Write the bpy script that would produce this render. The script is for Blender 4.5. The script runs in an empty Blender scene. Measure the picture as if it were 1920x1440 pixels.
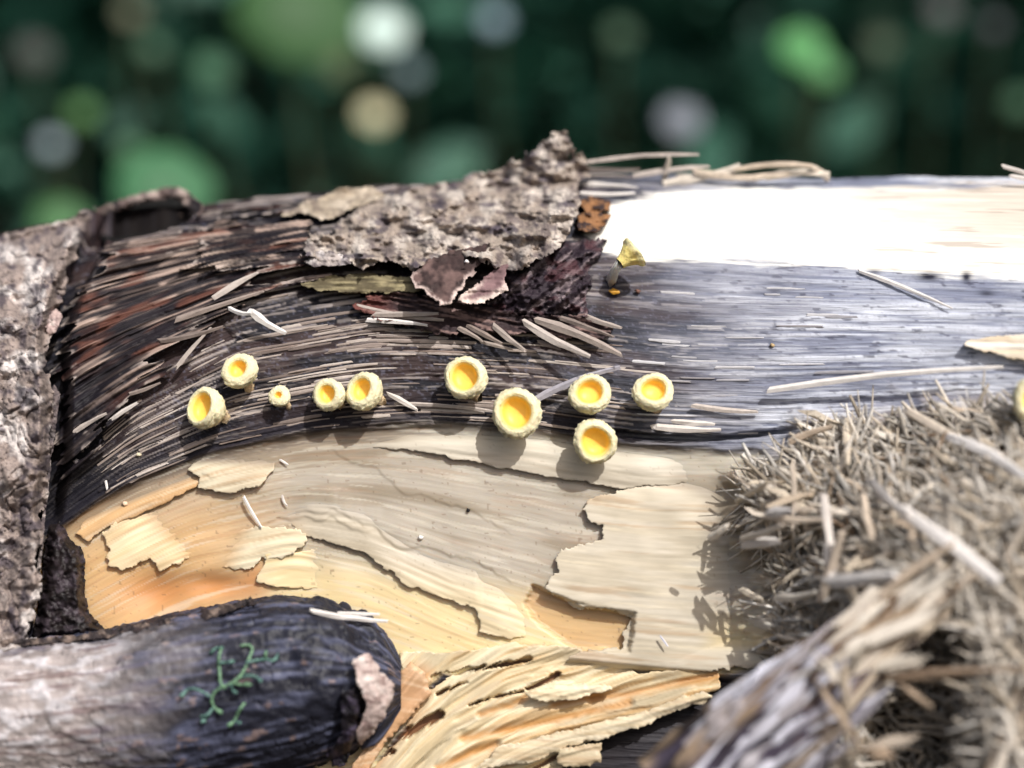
import bpy, math, random
import numpy as np
from mathutils import Vector, Matrix

# ------------------------------------------------------------------ camera
MM = 0.001
PITCH = math.radians(8.0)
D0 = 120.0                       # focus distance, mm
K = 2880.0                       # focal length in photo pixels (1920 wide)
FW = np.array([0, math.cos(PITCH), -math.sin(PITCH)])
UP = np.array([0, math.sin(PITCH), math.cos(PITCH)])
RT = np.array([1.0, 0, 0])
CAM = -D0 * FW
sc = bpy.context.scene
C = sc.collection
cd = bpy.data.cameras.new('camera')
cam = bpy.data.objects.new('camera', cd); C.objects.link(cam)
cam.location = Vector(CAM * MM); cam.rotation_euler = (math.pi / 2 - PITCH, 0, 0)
cd.sensor_width = 36; cd.lens = 36 * K / 1920
cd.clip_start = 0.01; cd.clip_end = 500
cd.dof.use_dof = True; cd.dof.focus_distance = 0.1195; cd.dof.aperture_fstop = 13.0
sc.camera = cam
# ------------------------------------------------------------------ sky and sun
SUN = 0.53 * RT + 1.0 * UP + 1.0 * (-FW); SUN = SUN / np.linalg.norm(SUN)
w = bpy.data.worlds.new('World'); sc.world = w; w.use_nodes = True
nt = w.node_tree; sky = nt.nodes.new('ShaderNodeTexSky'); sky.sky_type = 'NISHITA'; sky.sun_disc = False; sky.dust_density = 5.0; sky.ozone_density = 0.6
sky.sun_elevation = math.asin(SUN[2]); sky.sun_rotation = math.atan2(SUN[0], SUN[1])
bg = nt.nodes['Background']; bg.inputs['Strength'].default_value = 0.13
nt.links.new(sky.outputs[0], bg.inputs[0])
sl = bpy.data.lights.new('sun', 'SUN'); sl.energy = 4.2; sl.angle = math.radians(0.8); sl.color = (1, 0.985, 0.96)
sun = bpy.data.objects.new('sun', sl); C.objects.link(sun)
sun.rotation_euler = Vector(SUN).to_track_quat('Z', 'Y').to_euler(); sun.location = Vector(SUN * 3)
sc.view_settings.view_transform = 'Standard'; sc.view_settings.look = 'None'
sc.view_settings.exposure = -0.1; sc.view_settings.gamma = 1.0; sc.view_settings.use_curve_mapping = False
sc.render.engine = 'CYCLES'; sc.cycles.use_denoising = True
sc.cycles.max_bounces = 6; sc.cycles.diffuse_bounces = 3; sc.cycles.glossy_bounces = 2; sc.cycles.transmission_bounces = 3
sc.cycles.caustics_reflective = False; sc.cycles.caustics_refractive = False
sc.cycles.sample_clamp_indirect = 4.0

rng = np.random.default_rng(11); random.seed(11)

# ------------------------------------------------------------------ numeric helpers
def PT(px, py, d):
    """photo pixel + depth along the view axis (mm) -> world metres"""
    px, py, d = np.broadcast_arrays(np.asarray(px, float), np.asarray(py, float), np.asarray(d, float))
    return (CAM + d[..., None] * (FW + ((px - 960) / K)[..., None] * RT + ((720 - py) / K)[..., None] * UP)) * MM

def sm(a, b, x):
    t = np.clip((x - a) / (b - a), 0, 1); return t * t * (3 - 2 * t)

def _h(ix, iy, seed):
    h = (ix.astype(np.int64) * 374761393 + iy.astype(np.int64) * 668265263 + seed * 974634777) & 0xFFFFFFFF
    h = ((h ^ (h >> 13)) * 1274126177) & 0xFFFFFFFF
    h = ((h ^ (h >> 16)) * 2246822519) & 0xFFFFFFFF
    return ((h ^ (h >> 15)) & 0xFFFFFF) / float(0xFFFFFF) * 2 - 1

def vn(x, y, seed=0):
    x, y = np.broadcast_arrays(np.asarray(x, float), np.asarray(y, float))
    ix = np.floor(x); iy = np.floor(y); fx = x - ix; fy = y - iy
    fx = fx * fx * (3 - 2 * fx); fy = fy * fy * (3 - 2 * fy)
    a = _h(ix, iy, seed); b = _h(ix + 1, iy, seed); c = _h(ix, iy + 1, seed); d = _h(ix + 1, iy + 1, seed)
    return (a + (b - a) * fx) * (1 - fy) + (c + (d - c) * fx) * fy

def fbm(x, y, o=4, seed=0, g=0.5):
    s = 0; a = 1; t = 0
    for i in range(o):
        s = s + a * vn(x * 2 ** i + 17.3 * i, y * 2 ** i - 9.1 * i, seed + i * 7); t += a; a *= g
    return s / t * 1.35

def cellcrack(x, y, seed=0):
    """distance to the border between jittered cells: 0 on a crack"""
    ix = np.floor(x); iy = np.floor(y); f1 = np.full(x.shape, 9.0); f2 = np.full(x.shape, 9.0)
    for dx in (-1, 0, 1):
        for dy in (-1, 0, 1):
            cx = ix + dx; cy = iy + dy
            qx = cx + 0.5 + 0.45 * _h(cx, cy, seed); qy = cy + 0.5 + 0.45 * _h(cx, cy, seed + 5)
            d = np.hypot(x - qx, y - qy)
            f2 = np.where(d < f1, f1, np.minimum(f2, d)); f1 = np.minimum(f1, d)
    return f2 - f1

def bcrack(x, y, scl, seed):
    """0 on wandering cracks of two sizes"""
    wx = x / scl + 0.9 * fbm(x / scl / 2.2, y / scl / 2.2, 2, seed + 3); wy = y / scl / 1.6 + 0.9 * fbm(x / scl / 2.2 + 9, y / scl / 2.2, 2, seed + 4)
    a = np.abs(fbm(wx / 1.9, wy / 1.9, 3, seed + 1)); b = np.abs(fbm(wx / 0.9 + 5, wy / 0.9, 2, seed + 2)) * 1.6 + 0.02
    return np.minimum(a, b) * 2.2

def terr(n, k=4.0):
    q = n * k; f = np.floor(q); return (f + sm(0.55, 1.0, q - f)) / k

def lin(*c):
    c = np.array(c, float) / 255
    return np.where(c <= 0.04045, c / 12.92, ((c + 0.055) / 1.055) ** 2.4)

def A(r, g, b, sat=0.9):                                          # albedo of a sunlit surface seen as about this colour
    c = lin(r, g, b); L = c @ np.array([0.3, 0.55, 0.15]); c = (L + (c - L) * sat) * np.array([1.0, 1.0, 1.03])
    return np.minimum(c / 1.15, 0.85)
def AS(r, g, b): return A(r, g, b, 1.0)

def mixc(a, b, t): return a + (b - a) * np.asarray(t)[..., None]

def sdpoly(px, py, poly):
    """signed distance to a polygon (negative inside)"""
    P = np.array(poly, float); d = np.full(px.shape, 1e18); ins = np.zeros(px.shape, bool)
    for i in range(len(P)):
        a = P[i]; b = P[(i + 1) % len(P)]; e = b - a
        wx = px - a[0]; wy = py - a[1]
        t = np.clip((wx * e[0] + wy * e[1]) / (e @ e + 1e-9), 0, 1)
        d = np.minimum(d, (wx - e[0] * t) ** 2 + (wy - e[1] * t) ** 2)
        c = ((a[1] > py) != (b[1] > py))
        if a[1] != b[1]:
            ins ^= c & (px < (b[0] - a[0]) * (py - a[1]) / (b[1] - a[1]) + a[0])
    d = np.sqrt(d); return np.where(ins, -d, d)

def sdline(px, py, pts):
    d = np.full(px.shape, 1e18)
    for a, b in zip(pts[:-1], pts[1:]):
        a = np.array(a, float); b = np.array(b, float); e = b - a
        wx = px - a[0]; wy = py - a[1]; t = np.clip((wx * e[0] + wy * e[1]) / (e @ e + 1e-9), 0, 1)
        d = np.minimum(d, (wx - e[0] * t) ** 2 + (wy - e[1] * t) ** 2)
    return np.sqrt(d)

def smooth_curve(pts):
    xs = np.array([p[0] for p in pts], float); ys = np.array([p[1] for p in pts], float)
    X = np.linspace(-400, 2400, 561); Y = np.interp(X, xs, ys)
    for _ in range(30): Y[1:-1] = (Y[:-2] + 2 * Y[1:-1] + Y[2:]) / 4
    return lambda x: np.interp(x, X, Y)

# ------------------------------------------------------------------ the log: outline, profile and grain
CUR = [smooth_curve(p) for p in (
    [(-400, 560), (0, 452), (190, 405), (400, 392), (700, 362), (1100, 336), (1550, 342), (1920, 345), (2400, 348)],
    [(-400, 900), (0, 735), (150, 640), (400, 540), (600, 500), (900, 480), (1200, 495), (1920, 525), (2400, 540)],
    [(-400, 1200), (0, 980), (100, 890), (250, 760), (450, 655), (700, 612), (1000, 622), (1300, 650), (1920, 650), (2400, 650)],
    [(-400, 1300), (0, 1090), (130, 980), (250, 908), (400, 850), (600, 808), (800, 795), (1000, 805), (1200, 835), (1450, 835), (1920, 800), (2400, 790)],
    [(-400, 1500), (0, 1330), (150, 1190), (350, 1085), (550, 1040), (700, 1075), (850, 1150), (1050, 1225), (1350, 1250), (1920, 1240), (2400, 1240)],
    [(-400, 1800), (0, 1660), (300, 1500), (700, 1380), (900, 1400), (1350, 1420), (1920, 1430), (2400, 1430)])]
SV = np.array([0, 150, 260, 440, 700, 900.0])
SIL = CUR[0]

def stream(px, py):
    """grain coordinate: constant along a wood fibre"""
    ys = [c(px) for c in CUR]; s = np.where(py < ys[0], py - ys[0], 0.0)
    for k in range(5):
        t = (py - ys[k]) / (ys[k + 1] - ys[k])
        s = np.where((t >= 0) & (t < 1), SV[k] + t * (SV[k + 1] - SV[k]), s)
    return np.where(py >= ys[5], SV[5] + (py - ys[5]), s)

def unstream(px, s):
    ys = [c(px) for c in CUR]; o = np.where(s > SV[5], ys[5] + s - SV[5], ys[0])
    for k in range(5):
        t = (s - SV[k]) / (SV[k + 1] - SV[k])
        o = np.where((t >= 0) & (t <= 1), ys[k] + t * (ys[k + 1] - ys[k]), o)
    return o

R = 18.0; SLOPE = 0.12; W1 = R * (1 - SLOPE / math.sqrt(1 + SLOPE ** 2))
B1 = R - math.sqrt(R * R - (R - W1) ** 2)
FUZZ = [(1370, 905), (1430, 862), (1500, 805), (1620, 775), (1800, 750), (2200, 740), (2200, 1700), (1400, 1700), (1460, 1300), (1430, 1180), (1420, 1060), (1385, 980)]
HOLE = [(1680, 1180), (1790, 1130), (1830, 1240), (1830, 1480), (1600, 1480), (1640, 1330)]

def bdepth(px, py, wmm=None):
    wv = (py - SIL(px)) / 24.0
    wl = np.clip(wv, 0.02, W1)
    b = R - np.sqrt(np.maximum(R * R - (R - wl) ** 2, 0)) - SLOPE * np.maximum(wv - W1, 0)
    return D0 + b + swing(px)

def swing(px):
    return -7.5 * np.clip((px - 1050) / 900, 0, 2) ** 2 + 1.0 * np.clip((300 - px) / 400, 0, 2) ** 2

CREAM = [(60, 1135), (90, 1010), (130, 980), (190, 938), (250, 908), (320, 878), (400, 850), (500, 826), (600, 808), (700, 798), (800, 795), (900, 798), (1000, 806),
         (1080, 822), (1200, 840), (1300, 842), (1420, 850), (1500, 880), (1480, 1000), (1500, 1150), (1480, 1250), (1370, 1262), (1250, 1285), (1100, 1300), (950, 1290), (830, 1260), (800, 1290), (740, 1380), (690, 1460), (600, 1460), (560, 1300), (100, 1300)]
WHITE = [(1098, 448), (1120, 405), (1180, 375), (1280, 362), (1420, 358), (1600, 358), (2200, 352), (2200, 540), (1920, 528), (1700, 512), (1500, 500), (1300, 492), (1180, 492), (1120, 470)]
RECESS = [(1000, 1098), (1050, 1120), (1090, 1136), (1190, 1150), (1180, 1220), (1080, 1218), (1010, 1170), (985, 1130)]
CAVITY = [(185, 425), (215, 392), (290, 370), (345, 368), (375, 392), (350, 415), (290, 440), (210, 452)]
PIT = [(690, 1460), (745, 1385), (800, 1300), (850, 1268), (960, 1235), (1080, 1240), (1360, 1266), (1420, 1280), (1400, 1600), (650, 1600)]

def fields(px, py):
    s = stream(px, py)
    gr = fbm(px / 90, s / 5.0, 4, 3)                 # fibre noise
    gr2 = fbm(px / 40, s / 2.4, 3, 9)
    big = fbm(px / 150, py / 90, 4, 21)
    sc_ = sdpoly(px, py, CREAM) + 5 * fbm(px / 40, s / 12, 3, 31)
    mc = sm(9, -9, sc_)
    sw = sdpoly(px, py, WHITE) + 9 * fbm(px / 120, s / 4, 3, 41) + 4 * fbm(px / 25, s / 3, 2, 43)
    mw = sm(7, -7, sw)
    mf = sm(45, -75, sdpoly(px, py, FUZZ) + 26 * fbm(px / 60, py / 40, 3, 51))
    mcav = sm(8, -10, sdpoly(px, py, CAVITY))
    mpit = sm(6, -14, sdpoly(px, py, PIT))
    mhole = sm(20, -30, sdpoly(px, py, HOLE))
    return s, gr, gr2, big, mc, mw, mf, mcav, mpit, mhole

def streaks(px, s):
    """blunt-ended pale fibre lengths"""
    row = s / 8.0 + 1.1 * fbm(px / 260, s / 40, 2, 141); r = np.floor(row); v = row - r
    k = px / (125 + 50 * _h(r, r * 0 + 3, 143)) + 7 * _h(r, r * 0, 145); q = np.floor(k); u = k - q
    on = _h(q, r, 147) + 0.7 * fbm(px / 170, s / 45, 2, 149) > 0.2
    wv = 0.18 + 0.13 * _h(q, r, 151) + 0.05 * fbm(px / 9, s / 3, 2, 153); en = 0.10 + 0.05 * fbm(px / 6, s / 2, 2, 157)
    return on * sm(wv + 0.12, wv - 0.06, np.abs(v - 0.5)) * sm(en - 0.04, en + 0.02, u) * sm(en - 0.04, en + 0.02, 1 - u)

def hbase(px, py, F=None):
    s, gr, gr2, big, mc, mw, mf, mcav, mpit, mhole = F or fields(px, py)
    dark = (1 - mc) * (1 - mw)
    right = sm(1050, 1500, px)
    right = sm(980, 1380, px)
    h = dark * (0.42 + 0.16 * gr * (1 - right) + 0.10 * right * fbm(px / 300, s / 4.0, 4, 161) + 0.05 * gr2 + 0.25 * big * (1 - right * 0.6) + 0.12 * streaks(px, s) * (1 - 0.6 * right))
    h = h + mc * (0.05 * big + 0.022 * gr + 0.14 * fbm(px / 110, s / 60, 2, 61))
    h = h + mw * (0.30 + 0.015 * gr + 0.1 * big)
    groove = sdline(px, py, [(1150, 812), (1250, 822), (1380, 820), (1480, 806), (1560, 800)])
    h = h - 1.6 * sm(9, 2, groove + 3 * gr2)
    sdf = sdpoly(px, py, FUZZ)
    h = h * (1 - mf) + mf * (2.2 + 7.5 * sm(0, 320, -sdf) + 1.6 * np.exp(-(((px - 1480) / 75) ** 2 + ((py - 935) / 70) ** 2)) + 1.5 * fbm(px / 80, py / 60, 3, 71) + 0.6 * fbm(px / 40, (py + 0.35 * px) / 11, 3, 77))
    h = h - 5.0 * mcav - 1.5 * mpit * (1 - 0.5 * mf) - 7.0 * mhole
    gap = sdline(px, py, [(190, 405), (160, 470), (122, 560), (98, 640), (106, 720), (104, 860), (88, 960)])
    h = h - 3.0 * sm(34, 12, gap) * (1 - mc)
    orange_hollow = np.exp(-(((px - 300) / 60) ** 2 + ((py - 1110) / 45) ** 2)) + 0.8 * np.exp(-(((px - 400) / 50) ** 2 + ((py - 1095) / 22) ** 2))
    h = h - 0.9 * orange_hollow * mc
    h = h - 0.7 * sm(5, -5, sdpoly(px, py, RECESS) + 4 * gr2)
    # small terraces in the pale wood
    for pts, a in (([(560, 960), (640, 962), (700, 990), (735, 1020), (820, 1030), (900, 1060), (960, 1090)], 0.10),
                   ([(620, 850), (700, 880), (760, 920), (860, 950), (960, 1000)], 0.06),
                   ([(250, 960), (320, 920), (370, 895), (420, 888)], 0.12),
                   ([(450, 1000), (520, 970), (620, 975), (690, 1000)], 0.10)):
        yl = np.interp(px, [p[0] for p in pts], [p[1] for p in pts]) + 8 * fbm(px / 25, py * 0, 3, 81)
        inx = sm(pts[0][0] - 30, pts[0][0] + 40, px) * sm(pts[-1][0] + 30, pts[-1][0] - 40, px)
        h = h + a * inx * mc * (sm(2.5, -2.5, py - yl) * sm(-60, -5, py - yl))
    return h

def cbase(px, py, F, h):
    s, gr, gr2, big, mc, mw, mf, mcav, mpit, mhole = F
    right = sm(980, 1620, px + 110 * big + 60 * gr + 0.5 * np.maximum(py - 560, 0) * 0)
    # weathered dark wood with pale fibres
    n = gr * 0.75 + gr2 * 0.5
    pale = sm(0.16, 0.42, n + 0.30 * big - 0.10 + 0.50 * right)
    grl = fbm(px / 300, s / 4.0, 4, 161) + 0.35 * fbm(px / 120, s / 2.6, 2, 163)
    pale = pale * (1 - right) + right * sm(-0.35, 0.45, grl + 0.5 * big + 0.12)
    cut = streaks(px, s)
    pale = np.clip(np.maximum(pale * (0.26 + 0.6 * right), cut * (0.85 - 0.35 * right)), 0, 1)
    spk = sm(0.45, 0.7, fbm(px / 5, py / 4, 2, 91))
    dk = mixc(A(27, 26, 34)[None], A(134, 140, 160)[None], right)
    pl = mixc(A(176, 164, 156)[None], A(222, 226, 234)[None], right)
    brown = sm(-0.2, 0.5, fbm(px / 130, s / 26, 3, 95)) * (1 - right)
    dk = mixc(dk, A(84, 62, 56)[None], 0.45 * brown)
    c = mixc(dk, pl, pale * (0.45 + 0.55 * sm(-0.4, 0.3, fbm(px / 200, s / 30, 2, 97)) * 1.0))
    c = mixc(c, A(130, 130, 150)[None], 0.30 * spk)
    pit_ = sm(0.5, 0.75, fbm(px / 26, s / 5, 3, 165)) * right
    c = mixc(c, A(62, 62, 82)[None], 0.7 * pit_)
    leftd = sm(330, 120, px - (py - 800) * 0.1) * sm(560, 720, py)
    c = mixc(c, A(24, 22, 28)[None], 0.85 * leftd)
    # black fringe just above the pale wood
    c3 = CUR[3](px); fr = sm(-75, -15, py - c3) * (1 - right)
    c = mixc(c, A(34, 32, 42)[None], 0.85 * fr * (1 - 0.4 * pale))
    # pale wound wood
    cr = np.broadcast_to(A(182, 171, 152)[None], c.shape)
    cr = mixc(cr, A(150, 134, 108)[None], sm(0.0, 0.6, fbm(px / 220, s / 22, 4, 101) + 0.1) * 0.7)
    top = sm(90, 0, py - c3)
    cr = mixc(cr, A(140, 120, 92)[None], 0.75 * top * sm(900, 600, px))
    cr = mixc(cr, A(206, 198, 176)[None], 0.8 * top * sm(700, 900, px))
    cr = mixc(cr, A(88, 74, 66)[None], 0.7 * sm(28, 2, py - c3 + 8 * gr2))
    org = sm(640, 330, px + 0.35 * (1000 - py) + 30 * big) * sm(900, 1060, py + 0.25 * (px - 200))
    cr = mixc(cr, AS(216, 176, 122)[None], 0.9 * org)
    deep = np.exp(-(((px - 290) / 70) ** 2 + ((py - 1115) / 40) ** 2)) + np.exp(-(((px - 410) / 70) ** 2 + ((py - 1100) / 22) ** 2)) + 0.7 * np.exp(-(((px - 480) / 26) ** 2 + ((py - 1075) / 30) ** 2))
    cr = mixc(cr, AS(200, 134, 74)[None], np.clip(0.8 * deep, 0, 1))
    low = sm(1010, 1100, py - 0.15 * (px - 600)) * sm(470, 560, px)
    cr = mixc(cr, AS(236, 212, 158)[None], 0.85 * low)
    streak = sm(0.28, 0.5, fbm(px / 160, s / 7, 3, 103)) * (0.35 + 0.3 * org)
    cr = mixc(cr, AS(176, 128, 84)[None], streak * 0.45)
    cr = mixc(cr, A(226, 218, 196)[None], 0.35 * sm(0.25, 0.6, fbm(px / 110, s / 5, 3, 107)))
    cr = mixc(cr, AS(192, 148, 98)[None], 0.6 * sm(8, -8, sdpoly(px, py, RECESS) + 4 * gr2))  # orange-tan paints the shadow of the raised sheet into the recess
    cr = cr * (1 + 0.06 * gr2)[..., None]
    specks = sm(0.80, 0.9, vn(px / 5.0, py / 5.0, 111))
    cr = mixc(cr, A(120, 90, 60)[None], 0.5 * specks)
    c = mixc(c, cr, mc)
    # bare white strip, the sun's glare painted in as near-white
    wt = mixc(np.broadcast_to(np.array([0.82, 0.80, 0.74])[None], c.shape), A(206, 180, 152)[None], 0.6 * sm(1480, 1900, px + 140 * gr) * sm(520, 400, py + 40 * gr))
    wt = mixc(wt, A(176, 158, 140)[None], 0.6 * sm(0.42, 0.7, fbm(px / 140, s / 3, 3, 131)) * sm(1250, 1700, px))
    c = mixc(c, wt, mw)
    # torn fibrous corner
    fz = mixc(np.broadcast_to(A(184, 162, 132)[None], c.shape), A(230, 218, 196)[None], sm(-0.3, 0.5, fbm(px / 60, (py + 0.35 * px) / 12, 3, 121)))
    fz = mixc(fz, A(92, 72, 56)[None], sm(0.1, 0.5, fbm(px / 40, py / 40, 3, 127)))
    c = mixc(c, fz, mf)
    c = mixc(c, AS(120, 78, 44)[None], 0.85 * mpit * (1 - mf) * sm(1150, 950, px + 0.6 * (py - 1350)))
    c = mixc(c, A(44, 38, 40)[None], 0.85 * mpit * (1 - mf) * sm(950, 1150, px + 0.6 * (py - 1350)))
    c = mixc(c, A(16, 13, 13)[None], np.clip(0.95 * mcav + 0.75 * mhole, 0, 1))  # shade of the cavity and the hole painted in near-black
    holes = np.exp(-(((px - 1742) / 22) ** 2 + ((py - 521) / 8) ** 2)) + np.exp(-(((px - 1812) / 9) ** 2 + ((py - 521) / 10) ** 2)) + 0.7 * np.exp(-(((px - 1850) / 16) ** 2 + ((py - 551) / 6) ** 2)) + 0.7 * np.exp(-(((px - 1640) / 14) ** 2 + ((py - 512) / 5) ** 2))
    c = mixc(c, A(40, 40, 56)[None], np.clip(holes * 1.1, 0, 1))
    return np.clip(c, 0.004, 0.86)

def depth(px, py, lift=0.0):
    pyc = np.maximum(py, SIL(px) + 4)
    return bdepth(px, pyc) - hbase(px, pyc) - lift

# ------------------------------------------------------------------ materials
def vmat(name, rough=0.6, spec=0.4, bump=0.3, bscale=(400, 400, 400), var=0.25, sss=0.0, coat=0.0, attr=True, cols=None, sssr=(1.0, 0.6, 0.3), uv=False, ssc=0.0016):
    m = bpy.data.materials.new(name); m.use_nodes = True; n = m.node_tree; b = n.nodes['Principled BSDF']
    L = n.links.new
    tc = n.nodes.new('ShaderNodeTexCoord'); mp = n.nodes.new('ShaderNodeMapping'); mp.inputs['Scale'].default_value = bscale
    L(tc.outputs['UV' if uv else 'Object'], mp.inputs[0])
    nz = n.nodes.new('ShaderNodeTexNoise'); nz.inputs['Scale'].default_value = 1.0; nz.inputs['Detail'].default_value = 5; nz.inputs['Roughness'].default_value = 0.65
    L(mp.outputs[0], nz.inputs['Vector'])
    if attr:
        at = n.nodes.new('ShaderNodeAttribute'); at.attribute_name = 'Col'; src = at.outputs['Color']
    else:
        oi = n.nodes.new('ShaderNodeObjectInfo'); rp = n.nodes.new('ShaderNodeValToRGB')
        while len(rp.color_ramp.elements) < len(cols): rp.color_ramp.elements.new(0.5)
        for i, c in enumerate(cols):
            rp.color_ramp.elements[i].position = i / max(1, len(cols) - 1); rp.color_ramp.elements[i].color = (*c, 1)
        L(oi.outputs['Random'], rp.inputs[0]); src = rp.outputs[0]
    mr = n.nodes.new('ShaderNodeMapRange'); mr.inputs['From Min'].default_value = 0.25; mr.inputs['From Max'].default_value = 0.75
    mr.inputs['To Min'].default_value = 1 - var; mr.inputs['To Max'].default_value = 1 + var
    L(nz.outputs['Fac'], mr.inputs['Value'])
    mx = n.nodes.new('ShaderNodeMix'); mx.data_type = 'RGBA'; mx.blend_type = 'MULTIPLY'; mx.inputs['Factor'].default_value = 1
    L(src, mx.inputs['A']); L(mr.outputs[0], mx.inputs['B']); L(mx.outputs['Result'], b.inputs['Base Color'])
    bp = n.nodes.new('ShaderNodeBump'); bp.inputs['Strength'].default_value = bump; bp.inputs['Distance'].default_value = 0.0003
    L(nz.outputs['Fac'], bp.inputs['Height']); L(bp.outputs[0], b.inputs['Normal'])
    b.inputs['Roughness'].default_value = rough; b.inputs['Specular IOR Level'].default_value = spec
    b.inputs['Coat Weight'].default_value = coat; b.inputs['Coat Roughness'].default_value = 0.3
    if sss:
        b.inputs['Subsurface Weight'].default_value = sss; b.inputs['Subsurface Radius'].default_value = sssr; b.inputs['Subsurface Scale'].default_value = ssc
    return m

M = {}
M['dark'] = vmat('weathered_wood', 0.5, 0.22, 0.5, (1.2, 3.2, 1), 0.4, uv=True)
M['cream'] = vmat('pale_wood', 0.5, 0.4, 0.05, (0.9, 2.2, 1), 0.06, sss=0.35, sssr=(1.4, 0.8, 0.35), uv=True, ssc=0.0011)
M['flake'] = vmat('thin_pale_wood', 0.5, 0.4, 0.05, (0.9, 2.2, 1), 0.06, uv=True)
M['strip'] = vmat('torn_pale_wood', 0.5, 0.4, 0.08, (500, 500, 500), 0.10)
M['white'] = vmat('bleached_glare_wood', 0.6, 0.3, 0.1, (0.9, 2.2, 1), 0.08, uv=True)
M['fuzz'] = vmat('torn_wood', 0.8, 0.2, 0.6, (1500, 1500, 1500), 0.2)
M['bark'] = vmat('bark', 0.75, 0.3, 0.6, (900, 900, 900), 0.4)
M['twig'] = vmat('branch_bark', 0.5, 0.3, 0.6, (300, 900, 900), 0.4)
M['fibre'] = vmat('wood_fibre', 0.7, 0.3, 0.4, (900, 900, 900), 0.25, attr=False, cols=[A(112, 98, 90), A(160, 144, 132), A(200, 188, 176), A(136, 118, 106)])
M['palefibre'] = vmat('silvery_fibre', 0.7, 0.3, 0.4, (900, 900, 900), 0.2, attr=False, cols=[A(150, 148, 152), A(186, 184, 186), A(204, 202, 202), A(136, 130, 130)])
M['splinter'] = vmat('splinter_wood', 0.7, 0.3, 0.4, (900, 900, 900), 0.25, attr=False, cols=[A(150, 124, 98), A(216, 200, 174), A(244, 236, 220), A(186, 162, 134), A(232, 222, 204)])
M['chunk'] = vmat('chunk_splinter', 0.7, 0.3, 0.4, (900, 900, 900), 0.3, attr=False, cols=[A(110, 104, 120), A(176, 172, 178), A(222, 222, 232), A(150, 136, 128)])
M['palesplinter'] = vmat('pale_splinter', 0.65, 0.3, 0.3, (900, 900, 900), 0.15, attr=False, cols=[A(240, 234, 226), A(218, 208, 196)])
M['cup'] = vmat('fungus_flesh', 0.8, 0.15, 0.8, (2600, 2600, 2600), 0.16, sss=0.2, sssr=(1, 0.7, 0.4), ssc=0.0004)
M['hym'] = vmat('fungus_lining', 0.45, 0.4, 0.1, (2000, 2000, 2000), 0.08, sss=0.2, sssr=(1, 0.7, 0.3), ssc=0.0004)
M['moss'] = vmat('liverwort', 0.5, 0.4, 0.2, (1500, 1500, 1500), 0.3)

# ------------------------------------------------------------------ object helpers
WL = {}
def link(o, name, parent, loc):
    C.objects.link(o)
    if parent is not None:
        o.parent = parent; o.matrix_parent_inverse = Matrix.Translation(-WL[parent.name])
    WL[o.name] = Vector(loc) if parent is None else WL_of(o, loc)
    return o
def WL_of(o, loc): return Vector(loc)

def mk(name, V, Fc, mat, parent=None, col=None, uv=None, smooth=True, quads=True):
    V = np.asarray(V, float).reshape(-1, 3); ctr = (V.min(0) + V.max(0)) / 2
    V = V - ctr
    me = bpy.data.meshes.new(name)
    if isinstance(Fc, np.ndarray):
        n = Fc.shape[1]; me.vertices.add(len(V)); me.vertices.foreach_set('co', V.astype(np.float32).ravel())
        me.loops.add(Fc.size); me.loops.foreach_set('vertex_index', Fc.astype(np.int32).ravel())
        me.polygons.add(len(Fc)); me.polygons.foreach_set('loop_start', np.arange(0, Fc.size, n, dtype=np.int32))
        me.update(calc_edges=True)
    else:
        me.from_pydata(V.tolist(), [], Fc)
    if smooth: me.polygons.foreach_set('use_smooth', np.ones(len(me.polygons), bool))
    if col is not None:
        a = me.color_attributes.new('Col', 'FLOAT_COLOR', 'POINT')
        col = np.broadcast_to(np.asarray(col, float), (len(V), 3))
        a.data.foreach_set('color', np.concatenate([col, np.ones((len(V), 1))], 1).astype(np.float32).ravel())
    if uv is not None:
        u = me.uv_layers.new(name='UVMap'); li = np.empty(len(me.loops), np.int32); me.loops.foreach_get('vertex_index', li)
        u.data.foreach_set('uv', uv[li].astype(np.float32).ravel())
    me.materials.append(mat); me.validate(); me.update()
    o = bpy.data.objects.new(name, me); C.objects.link(o)
    o.location = Vector(ctr)
    WL[o.name] = Vector(ctr)
    if parent is not None:
        o.parent = parent; o.matrix_parent_inverse = Matrix.Translation(-WL[parent.name])
    return o

def empty(name, loc, label=None, cat=None, group=None):
    o = bpy.data.objects.new(name, None); C.objects.link(o); o.location = Vector(loc); o.empty_display_size = 0.002
    WL[o.name] = Vector(loc); tag(o, label, cat, group); return o

def tag(o, label=None, cat=None, group=None, kind=None):
    for k, v in (('label', label), ('category', cat), ('group', group), ('kind', kind)):
        if v: o[k] = v
    return o

def compact(V, Fc, *extra):
    used = np.unique(Fc); mp = np.full(len(V), -1); mp[used] = np.arange(len(used))
    return (V[used], mp[Fc]) + tuple(e[used] for e in extra)

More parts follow.
